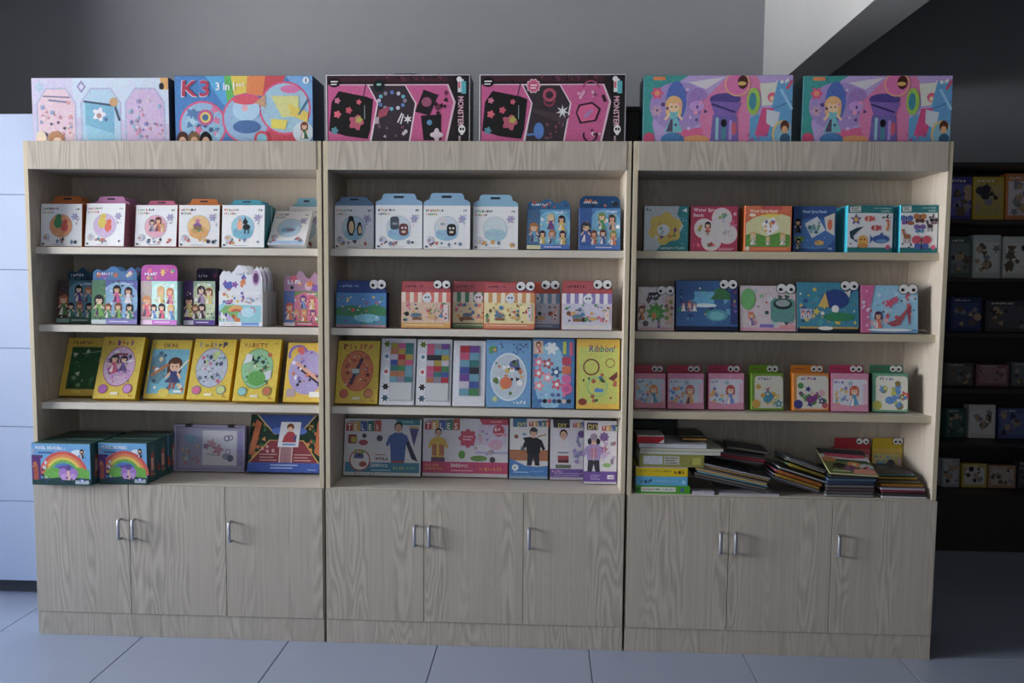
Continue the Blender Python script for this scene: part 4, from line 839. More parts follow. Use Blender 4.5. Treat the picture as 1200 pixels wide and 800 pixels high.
bxo('carton', -.10, .10, -.04, .04, 0, .155, M_BLACK, o, .002); bxo('lid', -.102, .102, -.042, .042, .155, .175, mat('#1b1518', .5), o, .002)

# ------------------------------------------------------------------ left unit, first shelf
z = SH[0]; G = 'white bead kits with coloured hanger tabs'
TABL = '#c8793a'
kit('white bead kit with orange tab and red bird circle', (46, 96, 238.5), z, art_white('#e0965a', sub_birds('#3a8a5a', '#c83a2e'), 3), Y=.055, d=.045, side='#b5662e', tab=('step', 229.5, '#c8743a', 'back', .9), group=G, behind=1, behind_labels=['white bead kit with orange tab, behind the red bird one'])
kit('white bead kit with mauve tab and yellow duck circle', (98, 146, 238), z, art_white('#cdb2dc', sub_birds('#d8c03a', '#e0502a'), 7), Y=.05, d=.036, lean=7, yaw=-4, side='#c07f96', tab=('step', 230, '#c884b8', 'back', .92), group=G, behind=2, behind_labels=['white bead kit with mauve tab, second in the duck circle stack', 'white bead kit with mauve tab, rearmost of the duck circle stack'])
kit('white bead kit with pink tab and doll family circle', (157, 207, 240), z, art_white('#e0a6bc', lambda a: (a.fig(.40, .36, .3, '#4a4a58', '#8a98a8'), a.fig(.55, .36, .36, '#5a2a22', '#c8683a'), a.fig(.66, .36, .2, '#c08a3a', '#d0a84a')), 11), Y=.055, d=.04, lean=7, yaw=-2, side='#a83a56', tab=('step', 235, '#c86a8a', 'back', .86), group=G)
kit('white bead kit with orange tab and toy house circle', (209, 257, 240), z, art_white('#e6bd82', sub_house, 15, '#dba05a'), Y=.055, d=.045, lean=5, side='#b5622e', tab=('step', 233, '#c8743a', 'back', .9), group=G)
kit('white bead kit with teal tab and black dog circle', (259, 310, 240), z, art_white('#8cc4dc', sub_dogs, 19, '#6ab0cc'), Y=.05, d=.034, lean=5, yaw=-2, side='#3a7a86', tab=('step', 234, '#4a9ab0', 'back', .9), group=G, behind=2, behind_labels=['white bead kit with teal tab, second in the black dog stack', 'white bead kit with teal tab, rearmost of the black dog stack'])
kit('white bead kit lying far back with blue water scene circle', (313, 357, 249), z, art_white('#b8d8ee', lambda a: (a.e(.48, .42, .2, .08, '#7ab4dc'), a.r(.42, .40, .62, .44, '#b03030'), a.r(.05, .0, .95, .1, '#a8c8ec')), 23), Y=.05, d=.03, lean=36, side='#d5dbe4', group=G, hmm=.176)
kit('white bead kit with pale blue tab propped upright in the corner', (338, 374, 242), z, art_white('#b8d8ee', sub_faint, 27), Y=.205, d=.03, lean=6, side='#cfd6e0', tab=('step', 232, '#7aa8bc', 'back', .9), group=G)
# left unit, second shelf
z = SH[1]; G = 'doll and pony kits on the second shelf'
kit('dark teal doll kit with long-haired figures, first on the shelf', (66, 112, 328), z, art_cartoon('#3a6a80', '#5a90a8', 3, ['#b05a2a', '#2a1a1a', '#1e1e24', '#c8642a'], ['#5a8a4a', '#3a8a6a', '#6a3a8a', '#4a9ab0'], '#8ab0b0', 6, '#4a7a5a', '#4a3a3a'), Y=.105, d=.04, lean=6, side='#1f3040', tab=('wave', 313, '#27506e', 'back', .8, .02), tabart=tab_cartoon('', 3, ['#8a4a3a', '#3a7a90', '#23405a']), group=G)
kit('blue violet doll kit with green dressed figures', (107, 161, 328), z, art_cartoon('#5a62b0', '#8ab8dc', 6, ['#26222e', '#8a4a2a', '#1e1e26'], ['#7ab84a', '#4a9a6a', '#d84a9a', '#e0e0f0'], '#cfe0e4', 6, '#8a86cc', '#5a8a6a'), Y=.055, d=.045, lean=4, side='#23284a', tab=('wave', 311.5, '#4a80b8', 'front', .95), tabart=tab_cartoon('#4478b0', 4, ['#c8642a', '#e0d0c0', '#8a5ab0', '#d8e8f0']), group=G, behind=1, behind_labels=['blue violet doll kit hidden behind the green dressed figures kit'])
kit('aqua doll kit with magenta tab', (163, 209, 329), z, art_cartoon('#a8e0d8', '#c8f0ea', 9, ['#c87a3a', '#26222e', '#d8b060'], ['#d8406a', '#4a8ad0', '#d8c06a', '#e06aa0'], '#e8c8e8', 6, '#c86ad0', '#b8a8a8'), Y=.055, d=.05, lean=3, yaw=-6, side='#a8c8c8', tab=('round', 310, '#a83a98', 'front', .98), tabart=tab_cartoon('', 5, ['#e0b04a', '#d84a7a', '#4a9a8a', '#c86ab8']), group=G)
kit('purple doll kit half hidden by the white pony kits', (215, 252, 329), z, art_cartoon('#9ab8a0', '#c8d8b0', 12, ['#3a2a3a', '#8a5a3a'], ['#d8c86a', '#4a3a4a', '#b89ac8'], '#c8c8e0', 5, '#5a3a98', '#4a2a6a'), Y=.065, d=.045, lean=4, side='#2a1c38', tab=('round', 314, '#2a2038', 'back', .7, .1), tabart=tab_cartoon('', 6, ['#7a2a5a', '#3a2a5a']), group=G, behind=1, behind_labels=['purple doll kit at the back of the pony kit shelf'])
def art_pony(a):
    a.r(0, 0, 1, 1, '#e6e8ee'); a.p([(0, .1), (.97, .1), (.97, .60), (.35, .62), (.2, .75), (0, .6)], '#8fd0dc'); a.p([(.0, .15), (.4, .2), (.5, .55), (.2, .66), (0, .4)], '#7ab86a'); a.arc(.40, .30, .30, .20, '#e0a04a', .4, 2.6); a.arc(.40, .28, .22, .15, '#c85a3a', .2, 2.4); a.e(.66, .40, .16, .14, '#b8e0f0'); a.arc(.76, .46, .10, .06, '#c88aa8', -1, 2.2)
    for u, v, c, c2 in ((.10, .26, '#e8e8f4', '#5a4ab0'), (.25, .22, '#c8b0e0', '#4a3a90'), (.42, .18, '#d8742a', '#a84a1e')): a.e(u, v, .075, .06, c, 12); a.k(u-.05, v+.09, .05, c, 12); a.e(u-.09, v+.1, .03, .06, c2, 10); a.r(u-.05, v-.12, u-.02, v, c); a.r(u+.03, v-.12, u+.06, v, c)
    a.r(0, 0, 1, .12, '#eef0f4'); a.r(.52, .015, .92, .11, '#6a9ae0'); a.marks(.08, .04, .3, .04, ['#c8ccd8', '#d8b08a'], 4); a.e(.22, .68, .10, .085, '#e8e4f0'); a.e(.22, .68, .08, .065, '#7a4a98'); a.fine(.17, .68, .1, .02, '#f0e8f4'); a.r(.35, .70, .97, .92, '#dfe0ea'); a.sc(3, 14, .08, .70, .6, .95, .03, .05, ['#d8742a', '#6a4ab0', '#3a6ab8', '#c85a8a', '#e0c04a']); a.sc(8, 14, .60, .66, .95, .82, .02, .035, ['#c88a3a', '#d8609a', '#8ab0d0'])
def tab_pony(a): a.sc(4, 9, .1, .05, .6, .6, .06, .14, ['#8a4ab0', '#d8742a', '#4a5ab8', '#e0a0c0']); a.e(.85, .5, .09, .3, '#c8a0c8'); a.e(.85, .5, .06, .2, '#5a3a70'); a.marks(.4, .6, .2, .12, ['#a8b0c0'], 3)
kit('white pony picture kit at the front of its row of four', (256, 308, 341), z, art_pony, Y=.032, d=.038, lean=3, side='#cfd0d8', tab=('wave', 310, '#dfe2ec', 'front', .97), tabart=tab_pony, yaw=-1.5, group=G, behind=3, behind_labels=['white pony picture kit, second in its row of four', 'white pony picture kit, third in its row of four', 'white pony picture kit, last in its row of four'])
kit('purple pony kit tucked against the right side panel', (332, 374, 341), z, art_cartoon('#7a9a5a', '#d86a8a', 15, ['#c84a3a', '#d89a4a', '#7a3a90'], ['#d8742a', '#d85a8a', '#6a9ad8', '#d8c06a'], '#d8d0dc', 6, '#b84a6a', '#4a6ab0'), Y=.07, d=.045, lean=4, side='#3a2a40', tab=('wave', 317, '#b08aa8', 'front', .97), tabart=tab_cartoon('', 9, ['#d8742a', '#7a4ab0', '#c84a6a', '#e0c0d0', '#3a3a50']), group=G)
# left unit, third shelf: yellow boxes leaning back
z = SH[2]; G = 'yellow activity boxes leaning back'
kw = dict(d=.034, side='#c39c10', group=G, name='activity_box')
kit('yellow box with a green board picture, behind its neighbour', (66, 119, 395.5), z, art_board, Y=.135, lean=20, **kw)
kit('yellow box with pink clock oval', (108, 158, 394.5), z, art_oval(['#c8641e', '#3a78b8', '#8a3a8a', '#3a8a4a'], '#d4b0d2', '#a83a78', 4, ['#b05ab8', '#c88ad0', '#3a4a6a', '#e8e0ee', '#d84a7a'], bl_top), Y=.062, lean=22, yaw=0, **kw)
kit('yellow box with blue picture of a running child', (167, 215, 398), z, art_play, Y=.085, lean=22, **kw)
kit('yellow box with pale blue oval of small animals', (218, 268, 397), z, art_oval(['#b8963a', '#4a4a6a', '#8a8aa8'], '#b9c2d8', '#7a8a9a', 13, ['#d85a8a', '#c0d88a', '#3a4a6a', '#6a7a9a', '#8ab0c8', '#4a6a5a']), Y=.075, lean=22, **kw)
kit('yellow box with green garden oval', (272, 322, 397), z, art_oval(['#a84a1a', '#c86a1e', '#7a3a1a'], '#8ec89a', '#7a9a4a', 17, ['#8ac8d0', '#c8643a', '#3a6a4a', '#5a9a5a', '#2a4a3a', '#c8d8b0'], bl_card, title='VARIETY'), Y=.05, lean=22, **kw)
kit('yellow box with lilac picture, cut off by the side panel', (331, 377, 401.5), z, art_purple, Y=.058, lean=20, **kw)
# left unit, lowest level
z = DECK; G = 'rainbow bead kits stacked in two rows'
kr = dict(d=.085, lean=0, side='#2f6a66', group=G, side_art=side_rainbow, name='bead_kit_box')
kit('rainbow bead kit sticking out past the cabinet edge, next to the white cabinet', (37, 107, 519.5), z, art_rainbow, Y=-.048, behind=2, behind_labels=['second rainbow bead kit in the row next to the white cabinet', 'last rainbow bead kit in the row next to the white cabinet'], **kr)
kit('rainbow bead kit at the front of the inner row', (116, 173, 519), z, art_rainbow, Y=-.012, behind=2, behind_labels=['second rainbow bead kit of the inner row', 'last rainbow bead kit of the inner row'], **kr)
# clear plastic case
M_CASE = bpy.data.materials.new('clear_lilac_plastic'); M_CASE.use_nodes = True
_b = M_CASE.node_tree.nodes['Principled BSDF']; _b.inputs['Base Color'].default_value = (.78, .76, .90, 1); _b.inputs['Roughness'].default_value = .15; _b.inputs['Alpha'].default_value = .10
def plastic_case():
    Y = atz(240, 553.5, DECK).y; x0, x1 = x_at(203, Y, DECK), x_at(286, Y, DECK); w = x1-x0; xc = (x0+x1)/2
    lo, hi = .05, .4
    for _ in range(30):
        m_ = (lo+hi)/2
        if pj(xc, Y+m_*sin(.1), DECK+m_*cos(.1))[1] > 499: lo = m_
        else: hi = m_
    h = lo; d = .045
    root = thing('plastic_case', 'clear lilac plastic case with a white picture sheet inside', 'case', (xc, Y, DECK+d*sin(.1)), (-.1, 0, 0))
    bxo('tray', -w/2+.004, w/2-.004, d*.55, d, .004, h-.004, mat('#a79fc8', .4), root, .003)
    A = Art(w-.03, h-.03); a = A
    a.r(0, 0, 1, 1, '#a2a8cc'); a.e(.17, .72, .10, .12, '#7ab8d8'); a.sc(4, 16, .04, .06, .30, .62, .03, .06, ['#6ab0b8', '#c84a5a', '#d8a86a', '#7a5ab0', '#b8d8d8', '#3a4a6a']); a.r(.36, .06, .90, .94, '#f0f0f6'); a.petals(.50, .60, .10, '#d890a0', 5, .3); a.petals(.60, .45, .12, '#d07a8c', 5, .3); a.petals(.42, .54, .07, '#a86a98', 5, .3); a.line(.42, .34, .62, .30, .02, '#7a8a6a'); a.arc(.74, .74, .08, .05, '#4a4a7a', 0, 2*pi); a.arc(.80, .76, .07, .045, '#5a5a90', 0, 2*pi); a.e(.74, .28, .07, .08, '#8a98b8'); a.e(.80, .24, .05, .09, '#4a5078'); a.arc(.76, .40, .07, .05, '#7a80a8', 0, 2*pi); a.r(.91, .05, 1, .95, '#8a7ac0'); a.sc(6, 5, .92, .1, .98, .4, .03, .05, ['#6a4a98', '#a890d0'])
    A.build('picture_sheet', root, (-w/2+.015, d*.5, .015), (1, 0, 0), (0, 0, 1))
    # clear lid: rim frame and thin front
    for a0, a1, b0, b1 in ((-w/2, -w/2+.008, 0, h), (w/2-.008, w/2, 0, h), (-w/2+.008, w/2-.008, 0, .008), (-w/2+.008, w/2-.008, h-.008, h)):
        bxo('lid_rim', a0, a1, 0, d*.5, b0, b1, mat('#a9a6c6', .25), root, .002)
    bxo('lid_front', -w/2+.008, w/2-.008, .001, .0025, .008, h-.008, M_CASE, root)
    for f_ in (-.30, .30): bxo('latch', w*f_-.013, w*f_+.013, -.004, .02, h-.010, h+.003, mat('#23242c', .4), root, .0015)
plastic_case()
kit('red and blue box with an orange-edged pyramid design and a child portrait', (289, 374, 486), z, art_ktv, Y=atz(330, 556, DECK).y, d=.035, lean=15, side='#16305a', name='construction_kit_box')

# ------------------------------------------------------------------ middle unit, first shelf
z = SH[0]; G = 'white bead kits with blue hanger tabs'
kb = dict(d=.045, lean=2, side='#9fa8bc', group=G)
kit('white bead kit with blue tab and two penguins', (390, 438, 240.5), z, art_white('#bcd4e4', sub_penguins, 31, '#8ac4dc'), Y=.075, tab=('step', 230.5, '#7090b4', 'front'), **kb)
kit('white bead kit with blue tab and grey block figure', (440, 495, 240), z, art_white('#c8d8e6', sub_blobs('#4a5462', '#6a3a40'), 35, '#8ab8d8'), Y=.045, tab=('step', 226.5, '#8db2d2', 'front'), **kb)
kit('white bead kit with blue tab and black and white block figures', (496, 551, 240.5), z, art_white('#c8d8e6', sub_blobs('#d8d8dc', '#23232a'), 39, '#8ab8d8'), Y=.045, tab=('step', 226, '#8db2d2', 'front'), **kb)
kit('very pale white bead kit with faint blue circle', (554, 607, 241.5), z, art_white('#cfdfe6', sub_faint, 43, '#a0c8d8'), Y=.055, tab=('step', 228, '#8fbcd6', 'front'), **kb)
kit('light blue doll kit with wavy tab', (617, 668, 245), z, art_cartoon('#4a9acc', '#7ac0e0', 18, ['#b0702a', '#3a2030', '#d8c08a', '#1e1a22'], ['#5a9ac0', '#c8a83a', '#7a3a90', '#e0c03a'], '#d8d8a8', 6, '#3a6ac0', '#3a6a98'), Y=.06, d=.045, lean=5, side='#1c2a50', tab=('wave', 233, '#3a6a98', 'front', .97), tabart=tab_cartoon('', 12, ['#5a8ab0', '#b04a4a', '#3a9a6a', '#2a4a78']))
kit('deep blue kit with small cartoon pups and a green hill', (678, 727, 243.5), z, art_cartoon('#3a86c8', '#6ab4dc', 21, ['#3a3a44', '#6a3a2a', '#8a9a4a'], ['#3a5ab0', '#c86a3a', '#4a9a4a', '#d8b08a'], '#2a6ac0', 6, '#2a6ac0', '#1f5aa8'), Y=.055, d=.05, lean=3, yaw=3, side='#16305e', tab=('round', 229.5, '#1d4a78', 'front', .97), tabart=tab_cartoon('', 14, ['#c8642a', '#2a2a30', '#3a7ab0']))
# middle unit, second shelf
z = SH[1]; G = 'play shop kits with googly eyes'
FOOD = ['#c83a3a', '#e0a03a', '#4a9a5a', '#7a4a2a', '#d86a8a', '#3a7ab0', '#2a2a30']
TABINK = {'#8ab0e0': '#1b4088', '#5a1a2a': '#b4424e'}
def tab_text(c): return lambda a: (c in TABINK and a.r(.03, .06, .97, .94, TABINK[c]), a.marks(.08, .45, .22, .22, [c], 3), a.marks(.36, .45, .08, .22, [c], 5))
ke = dict(d=.045, lean=3)
kit('dark blue seaside kit with googly eyes', (393, 453, 342.5), z, art_scene('#3a86c8', '#3a8a5a', '#3a90b0', 5, '#b88a98'), Y=.055, side='#16336e', tab=('flat', 328.5, '#173a80', 'front', .985), tabart=tab_text('#8ab0e0'), eyes=(433, 456, 333), yaw=-3, **ke)
kit('cream shop kit with red striped awning and googly eyes', (470, 528, 342), z, art_shop('#e0bfa8', '#d86a5a', '#f0e0d0', '#d8a04a', 4, FOOD), Y=.055, side='#a8404a', tab=('flat', 329.5, '#b8404e', 'front', .99), tabart=tab_text('#5a1a2a'), eyes=(508, 528, 333), group=G, **ke)
kit('green striped shop kit partly hidden behind the cake shop kit', (530, 588, 342), z, art_shop('#e0dcb0', '#3a8a6a', '#e8ead8', '#4a8a5a', 8, FOOD), Y=.089, side='#b0444a', tab=('flat', 329.5, '#b8404e', 'front', .99), tabart=tab_text('#5a1a2a'), group=G, **ke)
kit('rounded cake shop kit with orange stripes standing forward', (566, 627, 342), z, art_shop('#efe0a0', '#d8934a', '#f2e8d0', '#d8764a', 12, FOOD), Y=.035, side='#c85a48', tab=('round', 331, '#c04448', 'front', .98), tabart=tab_text('#5a1a2a'), eyes=(605, 627, 335), group=G, rounded=.012, **ke)
kit('light blue striped shop kit between the cake and purple ones', (598, 656, 343.5), z, art_shop('#c4d0e0', '#6aa0c8', '#e8eef2', '#6a8ab8', 16, FOOD), Y=.09, side='#b0503a', tab=('flat', 330, '#b8503e', 'front', .99), eyes=(634, 656, 333.5), group=G, **ke)
kit('lilac striped shop kit at the end of the row', (658, 717, 343.5), z, art_shop('#d4d0e4', '#8a7ac0', '#eeeaf2', '#d8d8e4', 20, FOOD), Y=.05, side='#b0443e', tab=('flat', 329, '#bc4640', 'front', .99), tabart=tab_text('#5a1a2a'), eyes=(695, 717, 333), group=G, **ke)
# middle unit, third shelf
z = SH[2]
kit('yellow box with orange clock face circle', (391, 442, 399), z, art_oval(['#b8501e', '#a03a2a', '#d8702a'], '#d8703a', '#c0503a', 23, ['#c85a3a', '#d88a4a', '#8a3a2a', '#b04a4a'], bl_hands), Y=.058, lean=15, d=.034, side='#c39c10', group='yellow activity boxes leaning back', name='activity_box')
def bead_tray(label, xl, xr, yt, Y, lean, seed, icons=True):
    cols = ['#a83444', '#4a8258', '#44589a', '#6f9fb4', '#b85c8c', '#c4bccc', '#6f4a94', '#a8984c', '#3c7878', '#b0745a', '#8f8798', '#c05a7c', '#34343e']
    def f(a):
        a.r(0, 0, 1, 1, '#d9dbe4')
        if icons:
            for i, (v, c) in enumerate(((.92, '#6a7a2a'), (.73, '#2a7aa0'), (.50, '#c82a4a'), (.27, '#2a2a34'), (.10, '#3a5a70'))):
                a.k(.16, v, .06, '#f0f0f4', 12)
                (a.star if i in (1, 2) else a.petals)(.16, v, .045, c, 6)
    lr = radians(lean)
    o = kit(label, (xl, xr, yt), SH[2], f, Y=Y, lean=lean, d=.03, side='#cfd2dc', group='white boxes of bead trays with clear windows', name='bead_tray_box')
    me = o.children[0].data; w = max(v.co.x for v in me.vertices)*2; h = max(v.co.z for v in me.vertices)
    u0 = -.22*w if icons else -.30*w; u1 = .42*w if icons else .30*w; v0, v1 = (.34*h, .93*h) if icons else (.16*h, .92*h)
    rn = random.Random(seed); nx, nz = (3, 7) if icons else (2, 7)
    tray = bxo('tray', u0-.003, u1+.003, -.0012, .006, (.07*h if icons else v0)-.003, v1+.003, mat('#b9bcc6', .4), o)
    cw, chh = (u1-u0)/nx, (v1-v0)/nz; prev = None
    for i in range(nx):
        for j in range(nz):
            c = rn.choice(cols)
            cell = bxo('bead_compartment', u0+i*cw+.0006, u0+(i+1)*cw-.0006, -.0035, -.0012, v0+j*chh+.0006, v0+(j+1)*chh-.0006, mat(c, .7), tray)
    if icons:
        bxo('pegboard', u0+.001, u1-.001, -.0035, -.0012, .08*h, v0-.002, mat('#c9ccd0', .5), tray)
    return o
bead_tray('white bead tray box with round icons, beside the orange clock box', 444, 485, 396.5, .052, 13, 3)
bead_tray('white bead tray box with round icons, second one along', 487, 528, 397.5, .054, 12, 5)
bead_tray('plain white bead tray box with a dark narrow window', 530, 568, 399, .052, 12, 8, False)
kb = dict(d=.034, lean=6, name='activity_box')
kit('light blue box with a round bead animal picture', (569, 622, 398), z, art_round_blue, Y=.055, side='#2a4a78', **kb)
kit('deep blue charm box with coloured beads along the bottom', (623.5, 673, 396.5), z, art_charms, Y=.05, side='#1c3f70', **kb)
kit('yellow green box with braided bracelets picture', (675, 726, 397), z, art_bracelets, Y=.044, side='#3a2c10', **kb)
# middle unit, lowest level
z = DECK; G = 'costume block kits'
kc = dict(d=.035, group=G, name='block_kit_box')
kit('wide block kit with teal band and child in blue costume', (391, 493, 490.5), z, art_costume1, Y=atz(440, 559, DECK).y, lean=9, side='#1f4a58', **kc)
kit('wide block kit with magenta band and child in yellow jacket', (494.5, 595, 490), z, art_costume2, Y=atz(540, 560, DECK).y, lean=7, side='#5a1a38', **kc)
kit('narrow block kit with blue wave and child dressed in black', (596.5, 642, 490), z, art_diy1, Y=atz(620, 562, DECK).y, lean=5, side='#16365a', **kc)
kit('narrow block kit with purple band and patterned dress, set back', (644, 690, 491), z, art_diy2, Y=atz(660, 563, DECK).y, lean=4, side='#2a2240', **kc)
kit('narrow block kit with purple band and hooded jacket, standing forward', (683.5, 729, 492.5), z, art_diy3, Y=max(.004, atz(705, 568, DECK).y), lean=4, side='#2a2240', **kc)

# ------------------------------------------------------------------ right unit, first shelf
z = SH[0]; G = 'water spray bead boxes'
kd = dict(d=.04, lean=2, group=G, name='bead_kit_box')
kit('teal and silver bead box with a yellow blob', (754, 806, 241), z, art_blob_yellow, Y=.06, side='#0f3a40', **kd)
kit('crimson bead box with a pale flower shape', (809, 864, 241), z, art_flower_red, Y=.055, side='#6a1030', **kd)
kit('orange bead box with puppies on a meadow', (872, 927, 241), z, art_orange, Y=.045, side='#c8642e', behind=1, behind_labels=['orange bead box behind the puppies on a meadow one'], **kd)
kit('navy blue bead box with a tilted white card', (929, 979, 241.5), z, art_blue, Y=.06, side='#132c50', **kd)
kit('teal banded bead box with sea animals', (992, 1046, 240.5), z, art_teal('sea'), Y=.048, side='#3fb4cc', yaw=2, behind=2, behind_labels=['teal bead box directly behind the sea animals one', 'teal bead box at the back of the sea animals row'], **kd)
kit('teal banded bead box with butterflies and horses', (1054, 1107, 240), z, art_teal('bug'), Y=.045, side='#3fb4cc', behind=1, behind_labels=['teal bead box behind the butterflies and horses one'], **kd)
# right unit, second shelf
z = SH[1]; G = 'play scene kits with googly eyes'
kg = dict(d=.035, group=G)
kit('white jungle kit with a dark sign and green plant', (747, 790, 336), z, art_items('#d8d0d4', 31, ['#8a9a4a', '#c8a0b0', '#6a5a5a', '#d0c8d8'], ex_zebra, '#d8b0b8'), Y=.058, lean=3, side='#8a8488', eyes=(770, 791, 340), **kg)
kit('dark blue pond kit with a waterfall', (792, 865, 328.5), z, art_items('#2a62a0', 33, ['#3a8ab8', '#5aa8c8', '#2a8a6a', '#1d3f80'], ex_pond, '#182444'), Y=.055, lean=9, side='#10203a', eyes=(843, 865, 333), **kg)
kit('pale green and pink kit with a round mirror', (867, 933, 334.5), z, art_items('#d8c8d0', 35, ['#8ac89a', '#e0e4e8', '#c89ab0', '#a8c8c8', '#4a5a5a'], ex_tv, '#d8a0b8'), Y=.06, lean=8, side='#5a4a2a', eyes=(910, 933, 338), **kg)
kit('teal reef kit with a sand castle', (934, 1007, 330.5), z, art_items('#2f8aa8', 37, ['#1d4a98', '#3aa0b0', '#e8e8e0', '#2a7a6a', '#e0c04a'], ex_reef, '#1d2a3a'), Y=.058, lean=8, side='#13253a', eyes=(985, 1007, 334.5), **kg)
kit('pink and light blue kit with a red high-heeled shoe', (1009, 1076, 334), z, art_items('#8cc8e8', 39, ['#d8e8f4', '#c84a5a', '#e0b0c0', '#b0d8f0'], ex_shoe, '#5a9ad0'), Y=.052, lean=6, side='#6a2a4a', eyes=(1053, 1076, 338.5), **kg)
# crumpled clear film by the right side panel
def film():
    bm = bmesh.new(); rn = random.Random(5)
    g = bmesh.ops.create_grid(bm, x_segments=7, y_segments=5, size=.5)
    for v in bm.verts:
        v.co = Vector((v.co.x*.068, v.co.y*.07, .004+max(0, .020*(1-abs(v.co.x)*2)*rn.uniform(.3, 1))+.003*rn.random()))
    me = bpy.data.meshes.new('plastic_film'); bm.to_mesh(me); bm.free()
    m = bpy.data.materials.new('clear_film'); m.use_nodes = True; b = m.node_tree.nodes['Principled BSDF']
    b.inputs['Base Color'].default_value = (.85, .87, .9, 1); b.inputs['Roughness'].default_value = .12; b.inputs['Alpha'].default_value = .28
    o = newobj('plastic_film', me, None, m); o.location = (3.556, .09, SH[1]); tag(o, 'crumpled clear plastic film beside the red shoe kit', 'plastic film')
film()
# right unit, third shelf
z = SH[2]; G = 'small doll kits with googly eyes'
ks = dict(d=.04, group=G)
tp = tab_text('#7a2a4a')
def small(label, xl, xr, art, side, tabc, eyes, Y=.085, yaw=0.0, yt=437, ytab=427.5, lean=6):
    kit(label, (xl, xr, yt), z, art, Y=Y, lean=lean, side=side, tab=('flat', ytab, tabc, 'back', .94), tabart=tp, eyes=None, yaw=yaw, **ks)
    o = [c for c in bpy.data.objects if c.get('label') == label][0]
    # eyes sit on the hanger tab
    tb = [c for c in o.children if c.name.startswith('hanger_tab')][0]
    tw = max(v.co.x for v in tb.data.vertices); th = max(v.co.z for v in tb.data.vertices)
    for f_ in (.40, .74):
        e = newobj('eye', disc_me('eye', .0125, -.0022, -.0003), tb, mat('#e0e0e2', .35)); e.location = (tw*f_, 0, th*.55)
        p = newobj('pupil', disc_me('pupil', .005, -.0032, -.0021, 10), e, M_BLACK); p.location = (-.002, 0, -.002)
small('pink kit with an orange bear-like doll against the side panel', 743, 780, art_doll('#bcd0dc', '#d8849c', '#d8843a', '#4a9ac0', 3), '#9a3048', '#b83a54', 1)
small('pink kit with a brown ponytail doll and rainbow', 782, 825, art_doll('#c8d4e4', '#d884a8', '#c86a5a', '#e0a04a', 6, ('#e0a03a', '#8a6ac0', '#4a8ad0', '#e06a4a')), '#9a3048', '#b83a54', 1, Y=.08)
small('pink kit with a red-haired doll, third along', 830, 872, art_doll('#d8d8e4', '#d88aac', '#b83a34', '#6a8ad0', 9), '#a83a5c', '#b84062', 1)
small('green kit with a yellow star and blue lizard', 880, 919, art_animals('#7aa82a', 12, ['#3a9ab8', '#c83a5a', '#e0d07a', '#d8e0c8', '#d8a82a']), '#5f8a1e', '#6a9a24', 1, yaw=5)
small('orange kit with red and purple farm shapes', 929, 972, art_animals('#d8882a', 15, ['#8a3a8a', '#c84a5a', '#4a9a4a', '#e0b8c0', '#3a3a90']), '#c87420', '#c87a24', 1, yaw=3)
small('pink kit with a red-haired doll beside the orange kit', 974, 1018, art_doll('#d8d8e4', '#d88aac', '#c8502a', '#4a9ac0', 18), '#8a3050', '#b03a60', 1, Y=.08)
small('green kit with a blue dinosaur at the shelf end', 1022, 1064, art_animals('#6aa88a', 21, ['#4a8ad0', '#c83a3a', '#c8c84a', '#8a7a3a', '#b8b84a']), '#22382e', '#3a7a5a', 1, yaw=-2)

# ------------------------------------------------------------------ right unit, lowest level: books and magazines
def frame_of(px, py, Z, tilt=0.0, yaw=0.0, pitch=0.0):
    p = atz(px, py, Z)
    return Matrix.Translation((p.x, p.y, Z)) @ Matrix.Rotation(radians(yaw), 4, 'Z') @ Matrix.Rotation(radians(tilt), 4, 'Y') @ Matrix.Rotation(radians(pitch), 4, 'X')
def book(name, label, cat, M, w, d, t, cover, pages='#d8d4c8', art=None, group=None, spine=None, coil=None, soft=True):
    """origin front-left-bottom; w along x, d along y, t thick; the spine or fore edge faces the front"""
    root = thing(name, label, cat, group=group); root.matrix_world = M
    c = .0009 if soft else .002
    cm = mat(cover, .35)
    bxo('page_block', .002, w-.002, .0015, d-.002, c, t-c, mat(pages, .8), root)
    bxo('back_cover', 0, w, 0, d, 0, c, cm, root); top = bxo('front_cover', 0, w, 0, d, t-c, t, cm, root)
    if spine:
        s = bxo('spine', 0, w, -.0012, 0.0002, 0, t, mat(spine[0], .4), root)
        A = Art(w, t); spine[1](A); A.build('spine_print', s, (0, -.0013, 0), (1, 0, 0), (0, 0, 1))
    if art:
        A = Art(w, d); art(A); A.build('cover_print', top, (0, 0, t+.0001), (1, 0, 0), (0, 1, 0))
    if coil:
        pts = []; n = int(w/.0075)
        for i in range(n*8+1):
            a = 2*pi*i/8; pts.append((.005+(w-.01)*i/(n*8), -.003+.0055*cos(a), t/2+.0062*sin(a)))
        newobj('spiral_binding', tube_me('spiral_binding', pts, .0013, 4), root, mat(coil, .4))
    return root
G = 'magazines and books piled on the lowest level'
